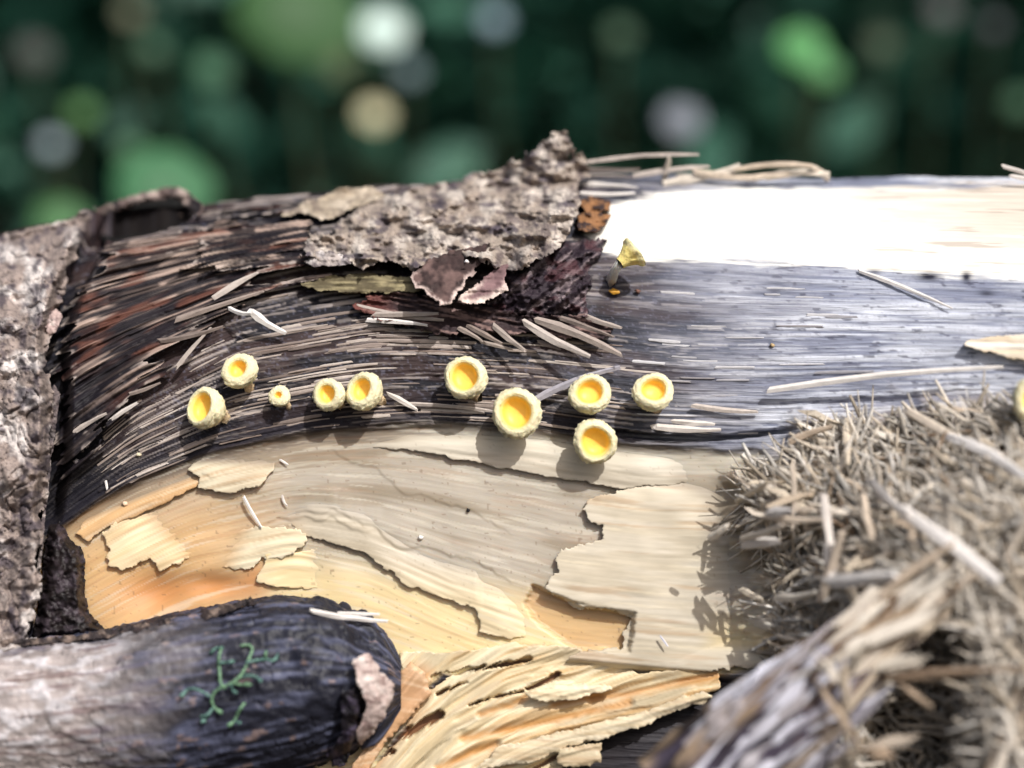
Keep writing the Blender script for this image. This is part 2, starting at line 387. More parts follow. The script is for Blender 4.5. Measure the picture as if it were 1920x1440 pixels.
def sheet(name, poly, col, mat, parent, lift=0.5, thick=0.3, step=3.0, jag=(5, 22), aniso=0.0, disp=None, edge=None, uv=True, top=False, dfun=None):
    """a thin plate cut to an uneven outline, lying `lift` mm above the log; returns the object"""
    P = np.array(poly, float); x0, y0 = P.min(0) - 25 - aniso; x1, y1 = P.max(0) + 25 + aniso
    gx = np.arange(x0, x1 + step, step); gy = np.arange(y0, y1 + step, step)
    px, py = np.meshgrid(gx, gy); sh = px.shape
    sd = sdpoly(px, py, poly) + jag[0] * fbm(px / jag[1], py / jag[1], 3, int(P[0, 0])) + 0.5 * jag[0] * fbm(px / jag[1] * 4, py / jag[1] * 4, 2, 5)
    if aniso:
        s = stream(px, py); sd = sd + aniso * fbm(px / 300, s / 6.5, 2, int(P[0, 1]))
    cellin = (sd[:-1, :-1] + sd[1:, :-1] + sd[:-1, 1:] + sd[1:, 1:]) < 0
    gyy, gxx = np.gradient(sd, step); g2 = np.maximum(gxx ** 2 + gyy ** 2, 0.3)
    idx = np.arange(px.size).reshape(sh)
    Q = np.stack([idx[:-1, :-1][cellin], idx[1:, :-1][cellin], idx[1:, 1:][cellin], idx[:-1, 1:][cellin]], 1)
    # boundary edges
    E = {}
    ci = np.pad(cellin, 1)
    bd = np.zeros(sh, bool)
    be = []
    a = ci[1:-1, 1:-1]
    for dy, dx, i0, i1 in ((-1, 0, (0, 1), (0, 0)), (1, 0, (1, 0), (1, 1)), (0, -1, (0, 0), (1, 0)), (0, 1, (1, 1), (0, 1))):
        nb = ci[1 + dy:ci.shape[0] - 1 + dy, 1 + dx:ci.shape[1] - 1 + dx]
        jy, jx = np.nonzero(a & ~nb)
        e0 = idx[jy + i0[0], jx + i0[1]]; e1 = idx[jy + i1[0], jx + i1[1]]
        be.append(np.stack([e0, e1], 1))
    be = np.concatenate(be); bv = np.unique(be)
    fx = px.ravel().copy(); fy = py.ravel().copy()
    sdr = sd.ravel(); mv = np.clip(sdr[bv], -step, step)
    fx[bv] -= (gxx.ravel() / g2.ravel())[bv] * mv; fy[bv] -= (gyy.ravel() / g2.ravel())[bv] * mv
    used = np.unique(Q); mp = np.full(px.size, -1); mp[used] = np.arange(len(used))
    fx = fx[used]; fy = fy[used]; e = -sdr[used]; Q = mp[Q]; be = mp[be]
    lf = lift(fx, fy, e) if callable(lift) else np.full(fx.shape, float(lift))
    dz = disp(fx, fy, e) if disp else 0 * fx
    db = (dfun or depth)(fx, fy) - lf
    T = PT(fx, fy, db - dz); Bm = PT(fx, fy, db + thick)
    n = len(fx)
    V = np.concatenate([T, Bm]); FQ = np.concatenate([Q, Q[:, ::-1] + n, np.stack([be[:, 1], be[:, 0], be[:, 0] + n, be[:, 1] + n], 1)])
    c = col(fx, fy, e, dz); c2 = np.concatenate([c, c * (np.array(edge) if edge is not None else 0.7)])
    s = stream(fx, fy); uvv = np.stack([fx / 100, s / 10], 1); uvv = np.concatenate([uvv, uvv])
    return mk(name, V, FQ, mat, parent, np.clip(c2, 0.003, 0.86), uvv)

def rod(pts, rad, flat=1.0, sides=5, seed=0, rough=0.2, cap=True):
    """verts, faces of an irregular tapered rod along world points (m); rad list in m"""
    pts = [Vector(p) for p in pts]; r = random.Random(seed); V = []; Fc = []
    n = len(pts); ax = (pts[-1] - pts[0]).normalized(); ref = Vector((0, 1, 0)) if abs(ax.y) < 0.9 else Vector((1, 0, 0))
    ph = r.random() * 6
    for i, p in enumerate(pts):
        t = (pts[min(i + 1, n - 1)] - pts[max(i - 1, 0)]).normalized(); a = t.cross(ref).normalized(); b = a.cross(t).normalized()
        for k in range(sides):
            q = 2 * math.pi * k / sides + ph * (flat == 1.0); rr = rad[i] * (1 + rough * (r.random() * 2 - 1))
            V.append(p + a * math.cos(q) * rr + b * math.sin(q) * rr * flat + (t * rad[i] * r.uniform(-1, 1) * 1.2 if i in (0, n - 1) else Vector()))
    for i in range(n - 1):
        for k in range(sides):
            k2 = (k + 1) % sides; Fc.append((i * sides + k, i * sides + k2, (i + 1) * sides + k2, (i + 1) * sides + k))
    if cap:
        Fc.append(tuple(range(sides - 1, -1, -1))); Fc.append(tuple((n - 1) * sides + k for k in range(sides)))
    return [tuple(v) for v in V], Fc

def splinter(name, p0, p1, wpx, l0, l1, mat, parent=None, seed=0, sides=5, taper=0.5, bend=0.0, flat=0.6, n=4, dfun=depth):
    """a sliver between two photo pixels, its ends l0/l1 mm above the log"""
    t = np.linspace(0, 1, n); x = p0[0] + (p1[0] - p0[0]) * t; y = p0[1] + (p1[1] - p0[1]) * t
    L = math.hypot(p1[0] - p0[0], p1[1] - p0[1]); nx, ny = -(p1[1] - p0[1]) / L, (p1[0] - p0[0]) / L
    bow = np.sin(t * math.pi) * bend * L; x = x + nx * bow; y = y + ny * bow
    d0 = dfun(np.array([x[0], x[-1]]), np.array([y[0], y[-1]]))
    d = (d0[0] - l0) + ((d0[1] - l1) - (d0[0] - l0)) * t
    W = PT(x, y, d); r = wpx / 24 / 2 * MM
    rad = [r * (1 - (1 - taper) * q ** 2.2) * (0.8 if q == 0 else 1) for q in t]
    V, Fc = rod(W, rad, flat, sides, seed, 0.22)
    return mk(name, V, Fc, mat, parent, smooth=False)

# ================================================================== GROUND
S_ = 60.0
gz = -0.052
V = np.array([[-S_, -S_, gz], [S_, -S_, gz], [S_, S_, gz], [-S_, S_, gz]])
gm = vmat('forest_floor', 0.9, 0.2, 0.5, (40, 40, 40), 0.5, attr=False, cols=[(0.03, 0.024, 0.016), (0.03, 0.024, 0.016)])
tag(mk('ground', V, np.array([[0, 1, 2, 3]]), gm), kind='structure')

# ================================================================== THE LOG
log = empty('fallen_log', PT(960, 1400, 135), 'weathered fallen log with a pale barkless wound and a bare strip whitened by painted glare', 'log')
ncol = 860
al = np.concatenate([np.radians(np.linspace(-78, -6, 30, endpoint=False)), np.radians(np.linspace(-6, math.degrees(math.acos(1 - W1 / R)), 260, endpoint=False))])
wr = R * (1 - np.cos(al)); br = R - R * np.sin(al)
wl = np.linspace(W1, 52.5, 390); bl = B1 - SLOPE * (wl - W1)
wrow = np.concatenate([wr, wl]); brow = np.concatenate([br, bl])
px1 = np.linspace(-150, 2070, ncol)
px = np.broadcast_to(px1[None], (len(wrow), ncol)); py = SIL(px) + wrow[:, None] * 24
back = np.broadcast_to((np.concatenate([al, np.full(len(wl), 2.0)]) < 0)[:, None], px.shape)
F_ = fields(px, py); h = hbase(px, py, F_)
h = np.where(back, 0.35 + 0.2 * F_[1], h)
dd = D0 + brow[:, None] + swing(px) - h
# near the crest raise along the local normal instead of straight at the camera
wgt = np.clip(np.sin(np.concatenate([al, np.full(len(wl), math.pi / 2)])), 0.0, 1)[:, None]
dd2 = D0 + brow[:, None] + swing(px) - h * wgt
pyd = py - h * 24 * (1 - wgt)
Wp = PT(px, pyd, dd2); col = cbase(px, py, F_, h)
uv = np.stack([px / 100, F_[0] / 10], -1)
idx = np.arange(px.size).reshape(px.shape)
Q = np.stack([idx[:-1, :-1], idx[1:, :-1], idx[1:, 1:], idx[:-1, 1:]], -1).reshape(-1, 4)
mcf = F_[4].ravel()[Q].mean(1); mwf = F_[5].ravel()[Q].mean(1); mff = F_[6].ravel()[Q].mean(1)
reg = np.where(mff > 0.5, 3, np.where(mcf > 0.5, 1, np.where((mwf > 0.5) & ~back.ravel()[Q[:, 0]], 2, 0)))
for r_, nm, mt in ((0, 'weathered_surface', 'dark'), (1, 'bare_wood', 'cream'), (2, 'bleached_glare_wood', 'white'), (3, 'torn_wood', 'fuzz')):
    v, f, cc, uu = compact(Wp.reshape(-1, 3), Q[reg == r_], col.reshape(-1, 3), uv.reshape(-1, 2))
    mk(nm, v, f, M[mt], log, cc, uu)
# underside and back, closing the round of the log
c0 = Wp[0, ::12]; c9 = Wp[-1, ::12]
rows = [c9]
for t, dz_ in ((0.25, -0.010), (0.5, -0.0125), (0.75, -0.008), (1.0, 0.0)):
    q = c9 + (c0 - c9) * np.array([t, t, t]) ; q = c9 * (1 - t) + c0 * t; q = q + np.array([0, 0.012 * math.sin(t * math.pi), dz_]); rows.append(q)
U = np.stack(rows); ii = np.arange(U.shape[0] * U.shape[1]).reshape(U.shape[:2])
Qu = np.stack([ii[:-1, :-1], ii[1:, :-1], ii[1:, 1:], ii[:-1, 1:]], -1).reshape(-1, 4)
mk('underside', U.reshape(-1, 3), Qu, M['dark'], log, np.tile(A(60, 52, 48), (U.size // 3, 1)), np.zeros((U.size // 3, 2)))

# ---- torn layers of the pale wound
def cwood(base, alt=(226, 208, 165), edgec=None, oh=0.0):
    b = A(*base); a2 = A(*alt)
    def f(x, y, e, dz):
        s = stream(x, y); c = mixc(np.broadcast_to(b[None], (len(x), 3)), a2[None], 0.7 * sm(-0.2, 0.5, fbm(x / 120, s / 8, 3, 7)))
        c = c * (1 + 0.10 * fbm(x / 90, s / 4, 3, 9) + 0.10 * fbm(x / 50, y / 40, 3, 11))[:, None]
        c = mixc(c, AS(176, 136, 92)[None], 0.4 * sm(0.25, 0.65, fbm(x / 160, s / 7, 3, 15)))
        c = mixc(c, AS(236, 222, 190)[None], 0.35 * sm(0.25, 0.65, fbm(x / 120, s / 5, 3, 16)))
        return c
    return f
def blend(col_in, fadepoly=None):
    return col_in
def basecol(mix=None, amt=0.5):
    def f(x, y, e, dz):
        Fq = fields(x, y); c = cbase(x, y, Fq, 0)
        if mix is not None: c = mixc(c, A(*mix)[None], amt)
        return c
    return f
def wflake(poly, col, free, L=0.6, thick=0.4, jag=(5, 16), aniso=3, disp=None, step=2.6):
    """a torn layer that grows out of the wood where free = 0 and stands L mm off it where free = 1"""
    bc = basecol()
    def cf(x, y, e, dz):
        t = np.clip(free(x, y, e), 0, 1); return mixc(bc(x, y, e, dz), col(x, y, e, dz), sm(0.15, 0.6, t))
    return sheet('wood_flake', poly, cf, M['flake'], log, lambda x, y, e: -0.14 + (L + 0.14) * np.clip(free(x, y, e), 0, 1), thick, step, jag, aniso, disp, edge=(0.85, 0.75, 0.62))
gdisp = lambda x, y, e: 0.05 * fbm(x / 90, stream(x, y) / 6, 3, 13)
SA = [(1190, 912), (1100, 938), (1088, 955), (1105, 975), (1132, 985), (1128, 1012), (1062, 1025), (1040, 1045), (1052, 1070), (1018, 1102), (1048, 1122), (1075, 1138), (1150, 1146), (1186, 1160), (1172, 1185), (1166, 1214), (1085, 1224), (1052, 1250), (1046, 1272), (1120, 1288), (1240, 1276), (1350, 1254), (1440, 1246), (1470, 1130), (1440, 1000), (1460, 880), (1330, 888)]
wflake(SA, cwood((200, 187, 160), (212, 201, 178)), lambda x, y, e: np.maximum(sm(1430, 1200, x), 0.85 * sm(1180, 1250, y)) * sm(880, 945, y + 0.12 * (1250 - x)), 0.65, 0.3, (6, 14), 2, lambda x, y, e: 0.03 * fbm(x / 120, stream(x, y) / 14, 2, 13))
SB = [(600, 822), (680, 838), (780, 846), (900, 870), (1040, 894), (1170, 914), (1300, 905), (1440, 880), (1450, 846), (1300, 836), (1200, 832), (1000, 802), (800, 792), (680, 800)]
wflake(SB, basecol((212, 202, 178), 0.45), lambda x, y, e: sm(5, 45, y - CUR[3](x)) * sm(640, 840, x) * sm(1330, 1180, x), 0.5, 0.5, (3, 18), 3, gdisp)
wflake([(352, 878), (375, 895), (371, 914), (400, 920), (430, 926), (462, 915), (490, 912), (512, 880), (520, 852), (440, 832), (380, 850)], cwood((210, 198, 166), (190, 166, 130)), lambda x, y, e: sm(846, 905, y - 0.05 * (x - 430)), 0.6, 0.25, (3, 9), 0, gdisp)
wflake([(190, 1000), (204, 1028), (202, 1062), (238, 1068), (280, 1048), (300, 1070), (350, 1050), (440, 1000), (420, 960), (300, 955), (215, 978)], cwood((228, 198, 146), (238, 216, 172)), lambda x, y, e: sm(400, 235, x - 0.9 * (y - 1030)), 0.45, 0.3, (4, 12), 0, gdisp)
wflake([(360, 1030), (420, 1000), (480, 984), (540, 988), (578, 998), (562, 1030), (522, 1050), (490, 1046), (484, 1062), (440, 1070), (380, 1056)], cwood((222, 206, 168), (232, 218, 186)), lambda x, y, e: sm(390, 540, x + 0.5 * (y - 1025)), 0.45, 0.35, (4, 10), 3, gdisp)
LX = [480, 560, 622, 690, 722, 762, 832, 892, 906, 1000]; LY = [975, 1002, 1018, 1040, 1066, 1096, 1126, 1142, 1164, 1204]
SF = [(480, 930), (560, 1002), (622, 1018), (690, 1040), (722, 1066), (762, 1096), (832, 1126), (892, 1142), (906, 1164), (900, 1184), (960, 1196), (1000, 1190), (990, 1140), (1010, 1080), (1040, 1020), (1000, 940), (820, 910), (640, 910)]
wflake(SF, basecol((198, 184, 154), 0.5), lambda x, y, e: sm(-100, -8, y - np.interp(x, LX, LY)) * sm(500, 640, x) * sm(1010, 930, x), 0.45, 0.5, (4, 20), 4, gdisp)
wflake([(492, 1060), (500, 1042), (600, 1030), (700, 1050), (780, 1100), (830, 1140), (880, 1150), (893, 1180), (860, 1195), (760, 1180), (690, 1135), (600, 1105), (520, 1100), (480, 1090)], cwood((226, 200, 146), (236, 214, 166)), lambda x, y, e: sm(640, 500, x), 0.4, 0.35, (3, 18), 3, gdisp)
wflake([(140, 1000), (170, 965), (260, 925), (360, 892), (400, 890), (330, 930), (260, 965), (190, 990), (165, 1015)], cwood((214, 170, 112), (200, 160, 110)), lambda x, y, e: sm(-30, 10, y - np.interp(x, [140, 260, 400], [1000, 950, 895])), 0.4, 0.3, (3, 16), 3, gdisp)
# torn layers at the foot of the wound
FXX = [600, 700, 780, 850, 950, 1050, 1200, 1340, 1500]; FYY = [1760, 1580, 1490, 1430, 1375, 1337, 1300, 1268, 1240]
def tfl(x, y): return y - np.interp(x, FXX, FYY) + 5 * fbm(x / 120, y / 60, 2, 611)
CRK = [([(812, 1270), (880, 1255), (940, 1246), (992, 1236)], 8), ([(820, 1301), (850, 1290), (876, 1280)], 6), ([(990, 1292), (1018, 1280), (1046, 1264)], 7), ([(700, 1404), (740, 1385), (780, 1366), (824, 1340)], 15), ([(690, 1420), (735, 1408)], 9),
       ([(880, 1322), (930, 1306), (980, 1296)], 4), ([(1120, 1386), (1180, 1360), (1240, 1346)], 6), ([(1000, 1440), (1060, 1412), (1100, 1402)], 7)]
ORG = [([(870, 1384), (960, 1366), (1040, 1350), (1110, 1332), (1180, 1318)], 9), ([(900, 1340), (960, 1320), (985, 1306)], 7), ([(1110, 1312), (1180, 1300), (1300, 1276), (1345, 1266)], 9), ([(820, 1440), (880, 1412), (930, 1396)], 9), ([(1040, 1320), (1120, 1300)], 10)]
def fdisp(x, y, e):
    t = tfl(x, y); d = 0.55 * terr(fbm(x / 240, t / 26, 2, 613), 3) + 0.16 * fbm(x / 150, t / 8, 3, 615) + 0.04 * fbm(x / 40, t / 4, 2, 617)
    for p, w_ in CRK: d = d - 1.5 * sm(w_ * 0.7 + 2.5, w_ * 0.7 - 2.5, sdline(x, y, p) + 7 * np.abs(fbm(x / 40, tfl(x, y) / 8, 2, 619)))
    for p, w_ in ORG: d = d - 0.3 * sm(w_ + 5, 0, sdline(x, y, p))
    return d
def fcol(x, y, e, dz):
    t = tfl(x, y); c = mixc(np.broadcast_to(A(218, 196, 150)[None], (len(x), 3)), A(236, 220, 180)[None], sm(-0.3, 0.4, fbm(x / 200, t / 14, 3, 621)))
    c = mixc(c, AS(204, 160, 100)[None], 0.6 * sm(0.15, 0.55, fbm(x / 180, t / 9, 3, 623)))
    c = mixc(c, A(196, 182, 150)[None], 0.6 * sm(0.1, 0.5, fbm(x / 90, t / 20, 3, 625)))
    for p, w_ in ORG: c = mixc(c, AS(196, 138, 70)[None], 0.75 * sm(w_ + 4, 0, sdline(x, y, p) + 3 * fbm(x / 20, y / 8, 2, 627)))
    for p, w_ in CRK: c = mixc(c, AS(96, 58, 30)[None], 0.85 * sm(w_ * 0.7 + 2.5, w_ * 0.7 - 2.5, sdline(x, y, p) + 7 * np.abs(fbm(x / 40, tfl(x, y) / 8, 2, 619))))
    c = mixc(c, AS(206, 156, 108)[None], 0.7 * sm(40, 0, sdline(x, y, [(790, 1270), (770, 1330), (720, 1390), (680, 1450)])))
    return c
sheet('torn_layers', [(748, 1222), (850, 1222), (960, 1206), (1080, 1214), (1200, 1262), (1345, 1252), (1352, 1290), (1250, 1322), (1190, 1352), (1130, 1378), (1080, 1400), (1030, 1470), (650, 1470), (700, 1385), (745, 1310), (752, 1262)], fcol, M['strip'], log, 0.2, 0.9, 2.6, (4, 26), 0, fdisp, edge=(0.7, 0.5, 0.36), dfun=bdepth)
for poly, colr, lf in (
    ([(985, 1300), (1006, 1292), (1040, 1283), (1092, 1282), (1150, 1290), (1110, 1304), (1040, 1316), (1000, 1312)], ((232, 214, 172), (240, 226, 190)), 1.2),
    ([(890, 1445), (930, 1402), (1050, 1372), (1195, 1336), (1320, 1296), (1338, 1308), (1232, 1350), (1152, 1380), (1060, 1400), (1000, 1430)], ((216, 196, 156), (234, 220, 188)), 0.9),
    ([(1050, 1405), (1130, 1390), (1128, 1430), (1080, 1440), (1045, 1432)], ((204, 186, 148), (226, 212, 180)), 1.0),
    ([(770, 1238), (800, 1262), (806, 1300), (770, 1345), (722, 1392), (690, 1450), (655, 1450), (690, 1385), (735, 1310), (752, 1262)], ((208, 160, 112), (228, 190, 148)), 1.1)):
    cw = cwood(*colr)
    sheet('wood_strip', poly, cw, M['strip'], log, lf, 0.5, 2.6, (4, 20), 0, lambda x, y, e: 0.15 * np.minimum(e, 10) / 10 + 0.2 * fbm(x / 160, tfl(x, y) / 10, 3, 17), edge=(0.8, 0.6, 0.42), dfun=bdepth)

# ---- inner bark at the upper left
def ibcol(x, y, e, dz):
    s = stream(x, y); n = fbm(x / 150, s / 5.5, 3, 201) + 0.35 * fbm(x / 60, s / 3.2, 2, 203) - 0.2
    c = mixc(np.broadcast_to(A(38, 33, 37, 1.)[None], (len(x), 3)), A(176, 154, 140, 1.)[None], sm(-0.25, 0.45, n))
    c = mixc(c, AS(132, 84, 66)[None], 0.5 * sm(0.1, 0.6, fbm(x / 90, s / 14, 3, 207)))
    dk = sm(640, 820, y + 0.35 * (230 - x)) * sm(330, 180, x - 0.2 * (y - 700))
    c = mixc(c, A(26, 23, 30)[None], 0.9 * dk)
    c = mixc(c, A(30, 26, 30)[None], 0.8 * sm(0.12, 0.4, fbm(x / 70, s / 16, 3, 215)))
    c = mixc(c, A(30, 26, 32)[None], 0.9 * sm(0.15, 0.4, fbm(x / 50, s / 10, 3, 209)) * sm(300, 420, x))
    c = mixc(c, A(196, 180, 168)[None], 0.7 * sm(14, 3, e) * sm(0.0, 0.4, fbm(x / 20, y / 20, 2, 211)))
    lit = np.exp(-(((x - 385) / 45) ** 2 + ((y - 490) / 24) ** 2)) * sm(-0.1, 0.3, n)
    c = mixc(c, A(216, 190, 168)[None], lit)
    return c
ib = [(118, 640), (168, 520), (215, 452), (330, 432), (430, 408), (560, 415), (610, 470), (590, 498), (470, 512), (492, 545), (440, 570), (395, 600), (345, 640), (305, 668), (296, 700), (248, 735), (245, 765), (190, 800), (165, 845), (120, 885), (104, 870), (116, 740)]
sheet('inner_bark', ib, ibcol, M['dark'], log, lambda x, y, e: 0.9 + 0.7 * sm(70, 0, e), 0.7, 1.7, (5, 30), 30, lambda x, y, e: 0.22 * fbm(x / 150, stream(x, y) / 5.5, 3, 201) + 0.25 * fbm(x / 90, stream(x, y) / 14, 2, 205), edge=(0.6, 0.6, 0.6))
ib2 = [(380, 432), (470, 420), (560, 410), (600, 440), (640, 470), (600, 505), (520, 505), (420, 505), (350, 500), (380, 465)]
sheet('inner_bark', ib2, ibcol, M['dark'], log, 1.9, 0.6, 2.0, (8, 26), 16, lambda x, y, e: 0.4 * fbm(x / 60, stream(x, y) / 6, 3, 221), edge=(0.6, 0.6, 0.6))

# ---- thick outer bark at the far left
def barkcol(base, alt, dark, scl=26, seed=300):
    def f(x, y, e, dz):
        n = fbm(x / scl, y / scl, 4, seed); k = bcrack(x, y, scl, seed)
        c = mixc(np.broadcast_to(A(*base)[None], (len(x), 3)), A(*alt)[None], sm(-0.1, 0.5, n))
        q = fbm(x / scl / 1.3, y / scl / 1.1, 3, seed) * 4.0; q = q - np.floor(q)
        c = mixc(c, A(*dark)[None], 0.75 * sm(0.05, 0.55, fbm(x / scl * 1.5, y / scl * 1.9, 4, seed + 9)))
        c = mixc(c, A(*dark)[None], 0.55 * sm(0.12, 0.03, k))
        c = mixc(c, A(*dark)[None] * 0.7, 0.5 * sm(0.14, 0.0, np.abs(q - 0.72)))
        return c
    return f
def barkdisp(amp, scl=26, seed=300, crack=0.5):
    return lambda x, y, e: amp * (0.9 * terr(fbm(x / scl / 1.3, y / scl / 1.1, 3, seed)) + 0.45 * fbm(x / scl * 2.3, y / scl * 2.3, 3, seed + 6)) - 0.55 * crack * sm(0.16, 0.02, bcrack(x, y, scl, seed)) - 0.5 * amp * sm(8, 0, e)
slab = [(-160, 500), (0, 448), (70, 422), (182, 388), (166, 425), (122, 540), (88, 635), (82, 690), (104, 722), (104, 780), (90, 850), (84, 950), (64, 1130), (52, 1220), (-160, 1230)]
ob = sheet('outer_bark', slab, barkcol((152, 136, 126), (214, 204, 196), (66, 58, 70), 34), M['bark'], log, lambda x, y, e: 2.6 + 1.3 * sm(60, 0, e) + 0.9 * fbm(x / 90, y / 120, 2, 303), 1.2, 2.4, (9, 42), 0, barkdisp(0.8, 34, 300, 0.7), edge=(0.5, 0.48, 0.5))
sheet('bark_edge', [(100, 715), (112, 740), (106, 800), (96, 860), (86, 960), (70, 1140), (62, 1140), (80, 950), (86, 850)], barkcol((120, 106, 104), (176, 164, 156), (60, 54, 60), 14, 330), M['bark'], ob, 2.6, 1.6, 2.6, (2, 14), 0, barkdisp(0.3, 14, 330, 0.2))
rim = [(176, 396), (215, 378), (265, 362), (320, 350), (350, 356), (384, 388), (372, 404), (345, 380), (318, 372), (275, 380), (235, 392), (202, 404)]
br_ = sheet('bark_rim', rim, barkcol((112, 94, 88), (168, 150, 140), (60, 50, 52), 18, 340), M['bark'], log, 3.4, 1.3, 2.6, (3, 16), 0, barkdisp(0.4, 18, 340, 0.3))
sheet('hollow_shade', [(180, 420), (196, 396), (240, 384), (300, 366), (345, 364), (376, 392), (352, 415), (290, 442), (200, 460)], lambda x, y, e, dz: np.tile(A(8, 7, 8), (len(x), 1)), M['bark'], br_, -0.2, 1.0, 3, (3, 16), 0, dfun=lambda x, y: depth(x, y) + 4.0)  # near-black sheet painting the shade in the hollow under the rim
sheet('bark_flake', [(84, 600), (105, 575), (116, 592), (108, 620), (92, 632)], barkcol((190, 166, 158), (224, 204, 196), (110, 90, 90), 14, 350), M['bark'], ob, 3.6, 0.8, 2.6, (3, 10), 0, barkdisp(0.2, 14, 350, 0.1))
sheet('bark_stub', [(92, 985), (112, 978), (132, 1010), (152, 1025), (160, 1060), (160, 1110), (166, 1150), (200, 1185), (160, 1200), (60, 1205), (74, 1120), (82, 1050)], barkcol((34, 26, 26), (70, 60, 66), (20, 16, 18), 14, 360), M['twig'], log, lambda x, y, e: 1.2 + 1.6 * sm(0, 22, e), 2.5, 2.6, (3, 12), 0, barkdisp(0.5, 14, 360, 0.3))

# ---- raised fibres lying along the grain of the weathered band
def fibre_strip(px0, L, s0, wpx, lf, mat, seed, parent=log, slope=0.0, name='fibre'):
    n = 7; x = np.linspace(px0, px0 + L, n); y = unstream(x, np.full(n, s0)) + slope * (x - px0)
    t = np.linspace(0, 1, n); wv = wpx * (0.62 + 0.38 * np.sin(np.clip(t, 0.06, 0.94) * math.pi) ** 0.5); r = random.Random(seed)
    d = depth(x, y); V = []
    for i in range(n):
        wv_ = wv[i] * r.uniform(0.8, 1.15)
        for dy, l in ((-0.5, lf * 0.35), (-0.15, lf), (0.3, lf * 0.9), (0.5, 0.0), (0.0, -0.35)):
            V.append(PT(x[i] + r.uniform(-1, 1) * 3 * (i in (0, n - 1)), y[i] + dy * wv_, d[i] - l))
    Fc = []
    for i in range(n - 1):
        for k in range(5): Fc.append((i * 5 + k, i * 5 + (k + 1) % 5, (i + 1) * 5 + (k + 1) % 5, (i + 1) * 5 + k))
    Fc += [(4, 3, 2, 1, 0), tuple((n - 1) * 5 + k for k in range(5))]
    return mk(name, np.array(V), Fc, mat, parent, smooth=False)
cnt = 0
for i in range(4000):
    if cnt >= 170: break
    x0 = random.uniform(180, 1500); L = random.choice([45, 60, 80, 110, 150, 190]) * random.uniform(0.7, 1.2)
    s0 = random.uniform(160, 432); xm = x0 + L / 2; ym = float(unstream(np.array([xm]), np.array([s0]))[0])
    if x0 < 420 and ym < 680 - (x0 - 300) * 0.5: continue
    if xm < 330 and ym < 760: continue
    if 560 < xm < 1180 and ym < 590: continue
    if xm > 1140: continue
    if xm > 1380 and ym > 770: continue
    if float(fbm(np.array([xm / 130]), np.array([s0 / 30]), 2, 401)[0]) < random.uniform(-0.5, 0.1): continue
    fibre_strip(x0, L, s0, random.choice([3, 4, 4, 5, 7]), random.uniform(0.03, 0.10), M['fibre'], i); cnt += 1

for i in range(26):
    x0 = random.uniform(1150, 1560); s0 = random.uniform(170, 420); L = random.choice([35, 50, 70, 100]) * random.uniform(0.8, 1.2)
    fibre_strip(x0, L, s0, random.choice([4, 5, 7]), random.uniform(0.03, 0.09), M['palefibre'], 5000 + i)
# ---- splinters standing off the weathered wood, each where the photo shows it
for i, (a, b, wd, l0, l1, mt) in enumerate([
    ((400, 560), (482, 512), 13, 1.6, 2.2, 'fibre'), ((330, 600), (495, 546), 13, 1.6, 2.4, 'fibre'), ((300, 640), (420, 612), 12, 1.6, 2.0, 'fibre'), ((330, 690), (395, 615), 9, 1.3, 1.8, 'fibre'),
    ((205, 790), (258, 755), 10, 1.4, 2.0, 'palesplinter'), ((240, 740), (300, 718), 9, 1.5, 2.0, 'fibre'), ((140, 810), (200, 775), 10, 1.4, 1.7, 'fibre'),
    ((880, 612), (942, 645), 13, 1.4, 2.4, 'fibre'), ((925, 612), (985, 658), 14, 1.4, 2.4, 'fibre'), ((985, 606), (1104, 668), 18, 1.6, 3.0, 'fibre'), ((1005, 600), (1166, 666), 18, 1.4, 2.4, 'fibre'),
    ((1010, 640), (1050, 655), 10, 1.4, 2.0, 'fibre'), ((1050, 596), (1150, 632), 12, 1.2, 2.0, 'fibre'), ((1095, 592), (1165, 615), 12, 1.0, 1.8, 'fibre'), ((860, 615), (905, 640), 10, 1.2, 1.8, 'fibre'),
    ((900, 640), (960, 655), 9, 0.9, 1.4, 'fibre'), ((690, 600), (800, 610), 11, 1.0, 1.6, 'palesplinter'), ((700, 590), (820, 588), 12, 1.4, 1.8, 'fibre'), ((670, 575), (830, 600), 13, 1.0, 1.4, 'fibre'),
    ((1100, 330), (1190, 333), 10, 1.5, 1.5, 'fibre'), ((1090, 345), (1195, 352), 10, 1.8, 1.2, 'palesplinter'), ((1090, 362), (1190, 362), 9, 1.6, 1.2, 'palesplinter'), ((1080, 318), (1200, 318), 11, 2.0, 2.2, 'fibre'), ((1100, 305), (1310, 290), 10, 2.8, 3.2, 'fibre'), ((1190, 330), (1330, 312), 12, 2.4, 2.6, 'fibre'),
    ((1440, 732), (1880, 688), 13, 0.9, 1.5, 'palesplinter'), ((1610, 508), (1785, 578), 9, 0.3, 0.4, 'palesplinter'), ((1225, 800), (1350, 806), 15, 0.8, 0.7, 'palesplinter'), ((1262, 790), (1340, 795), 13, 0.5, 0.6, 'palesplinter'), ((1300, 760), (1420, 772), 12, 0.4, 0.4, 'fibre'), ((1230, 802), (1420, 812), 11, 0.3, 0.5, 'palesplinter')]):
    splinter('splinter', a, b, wd, l0, l1, M[mt], log, seed=i, taper=0.45, n=5, bend=random.uniform(-0.03, 0.03))
wedge = sheet('bleached_wedge', [(1790, 645), (1860, 632), (1960, 622), (2060, 622), (2060, 690), (1960, 684), (1880, 668)], lambda x, y, e, dz: mixc(np.broadcast_to(A(236, 214, 180)[None], (len(x), 3)), A(250, 240, 220)[None], sm(-0.2, 0.4, fbm(x / 80, y / 6, 2, 3))), M['white'], log, 0.8, 0.8, 3, (3, 20), 0)

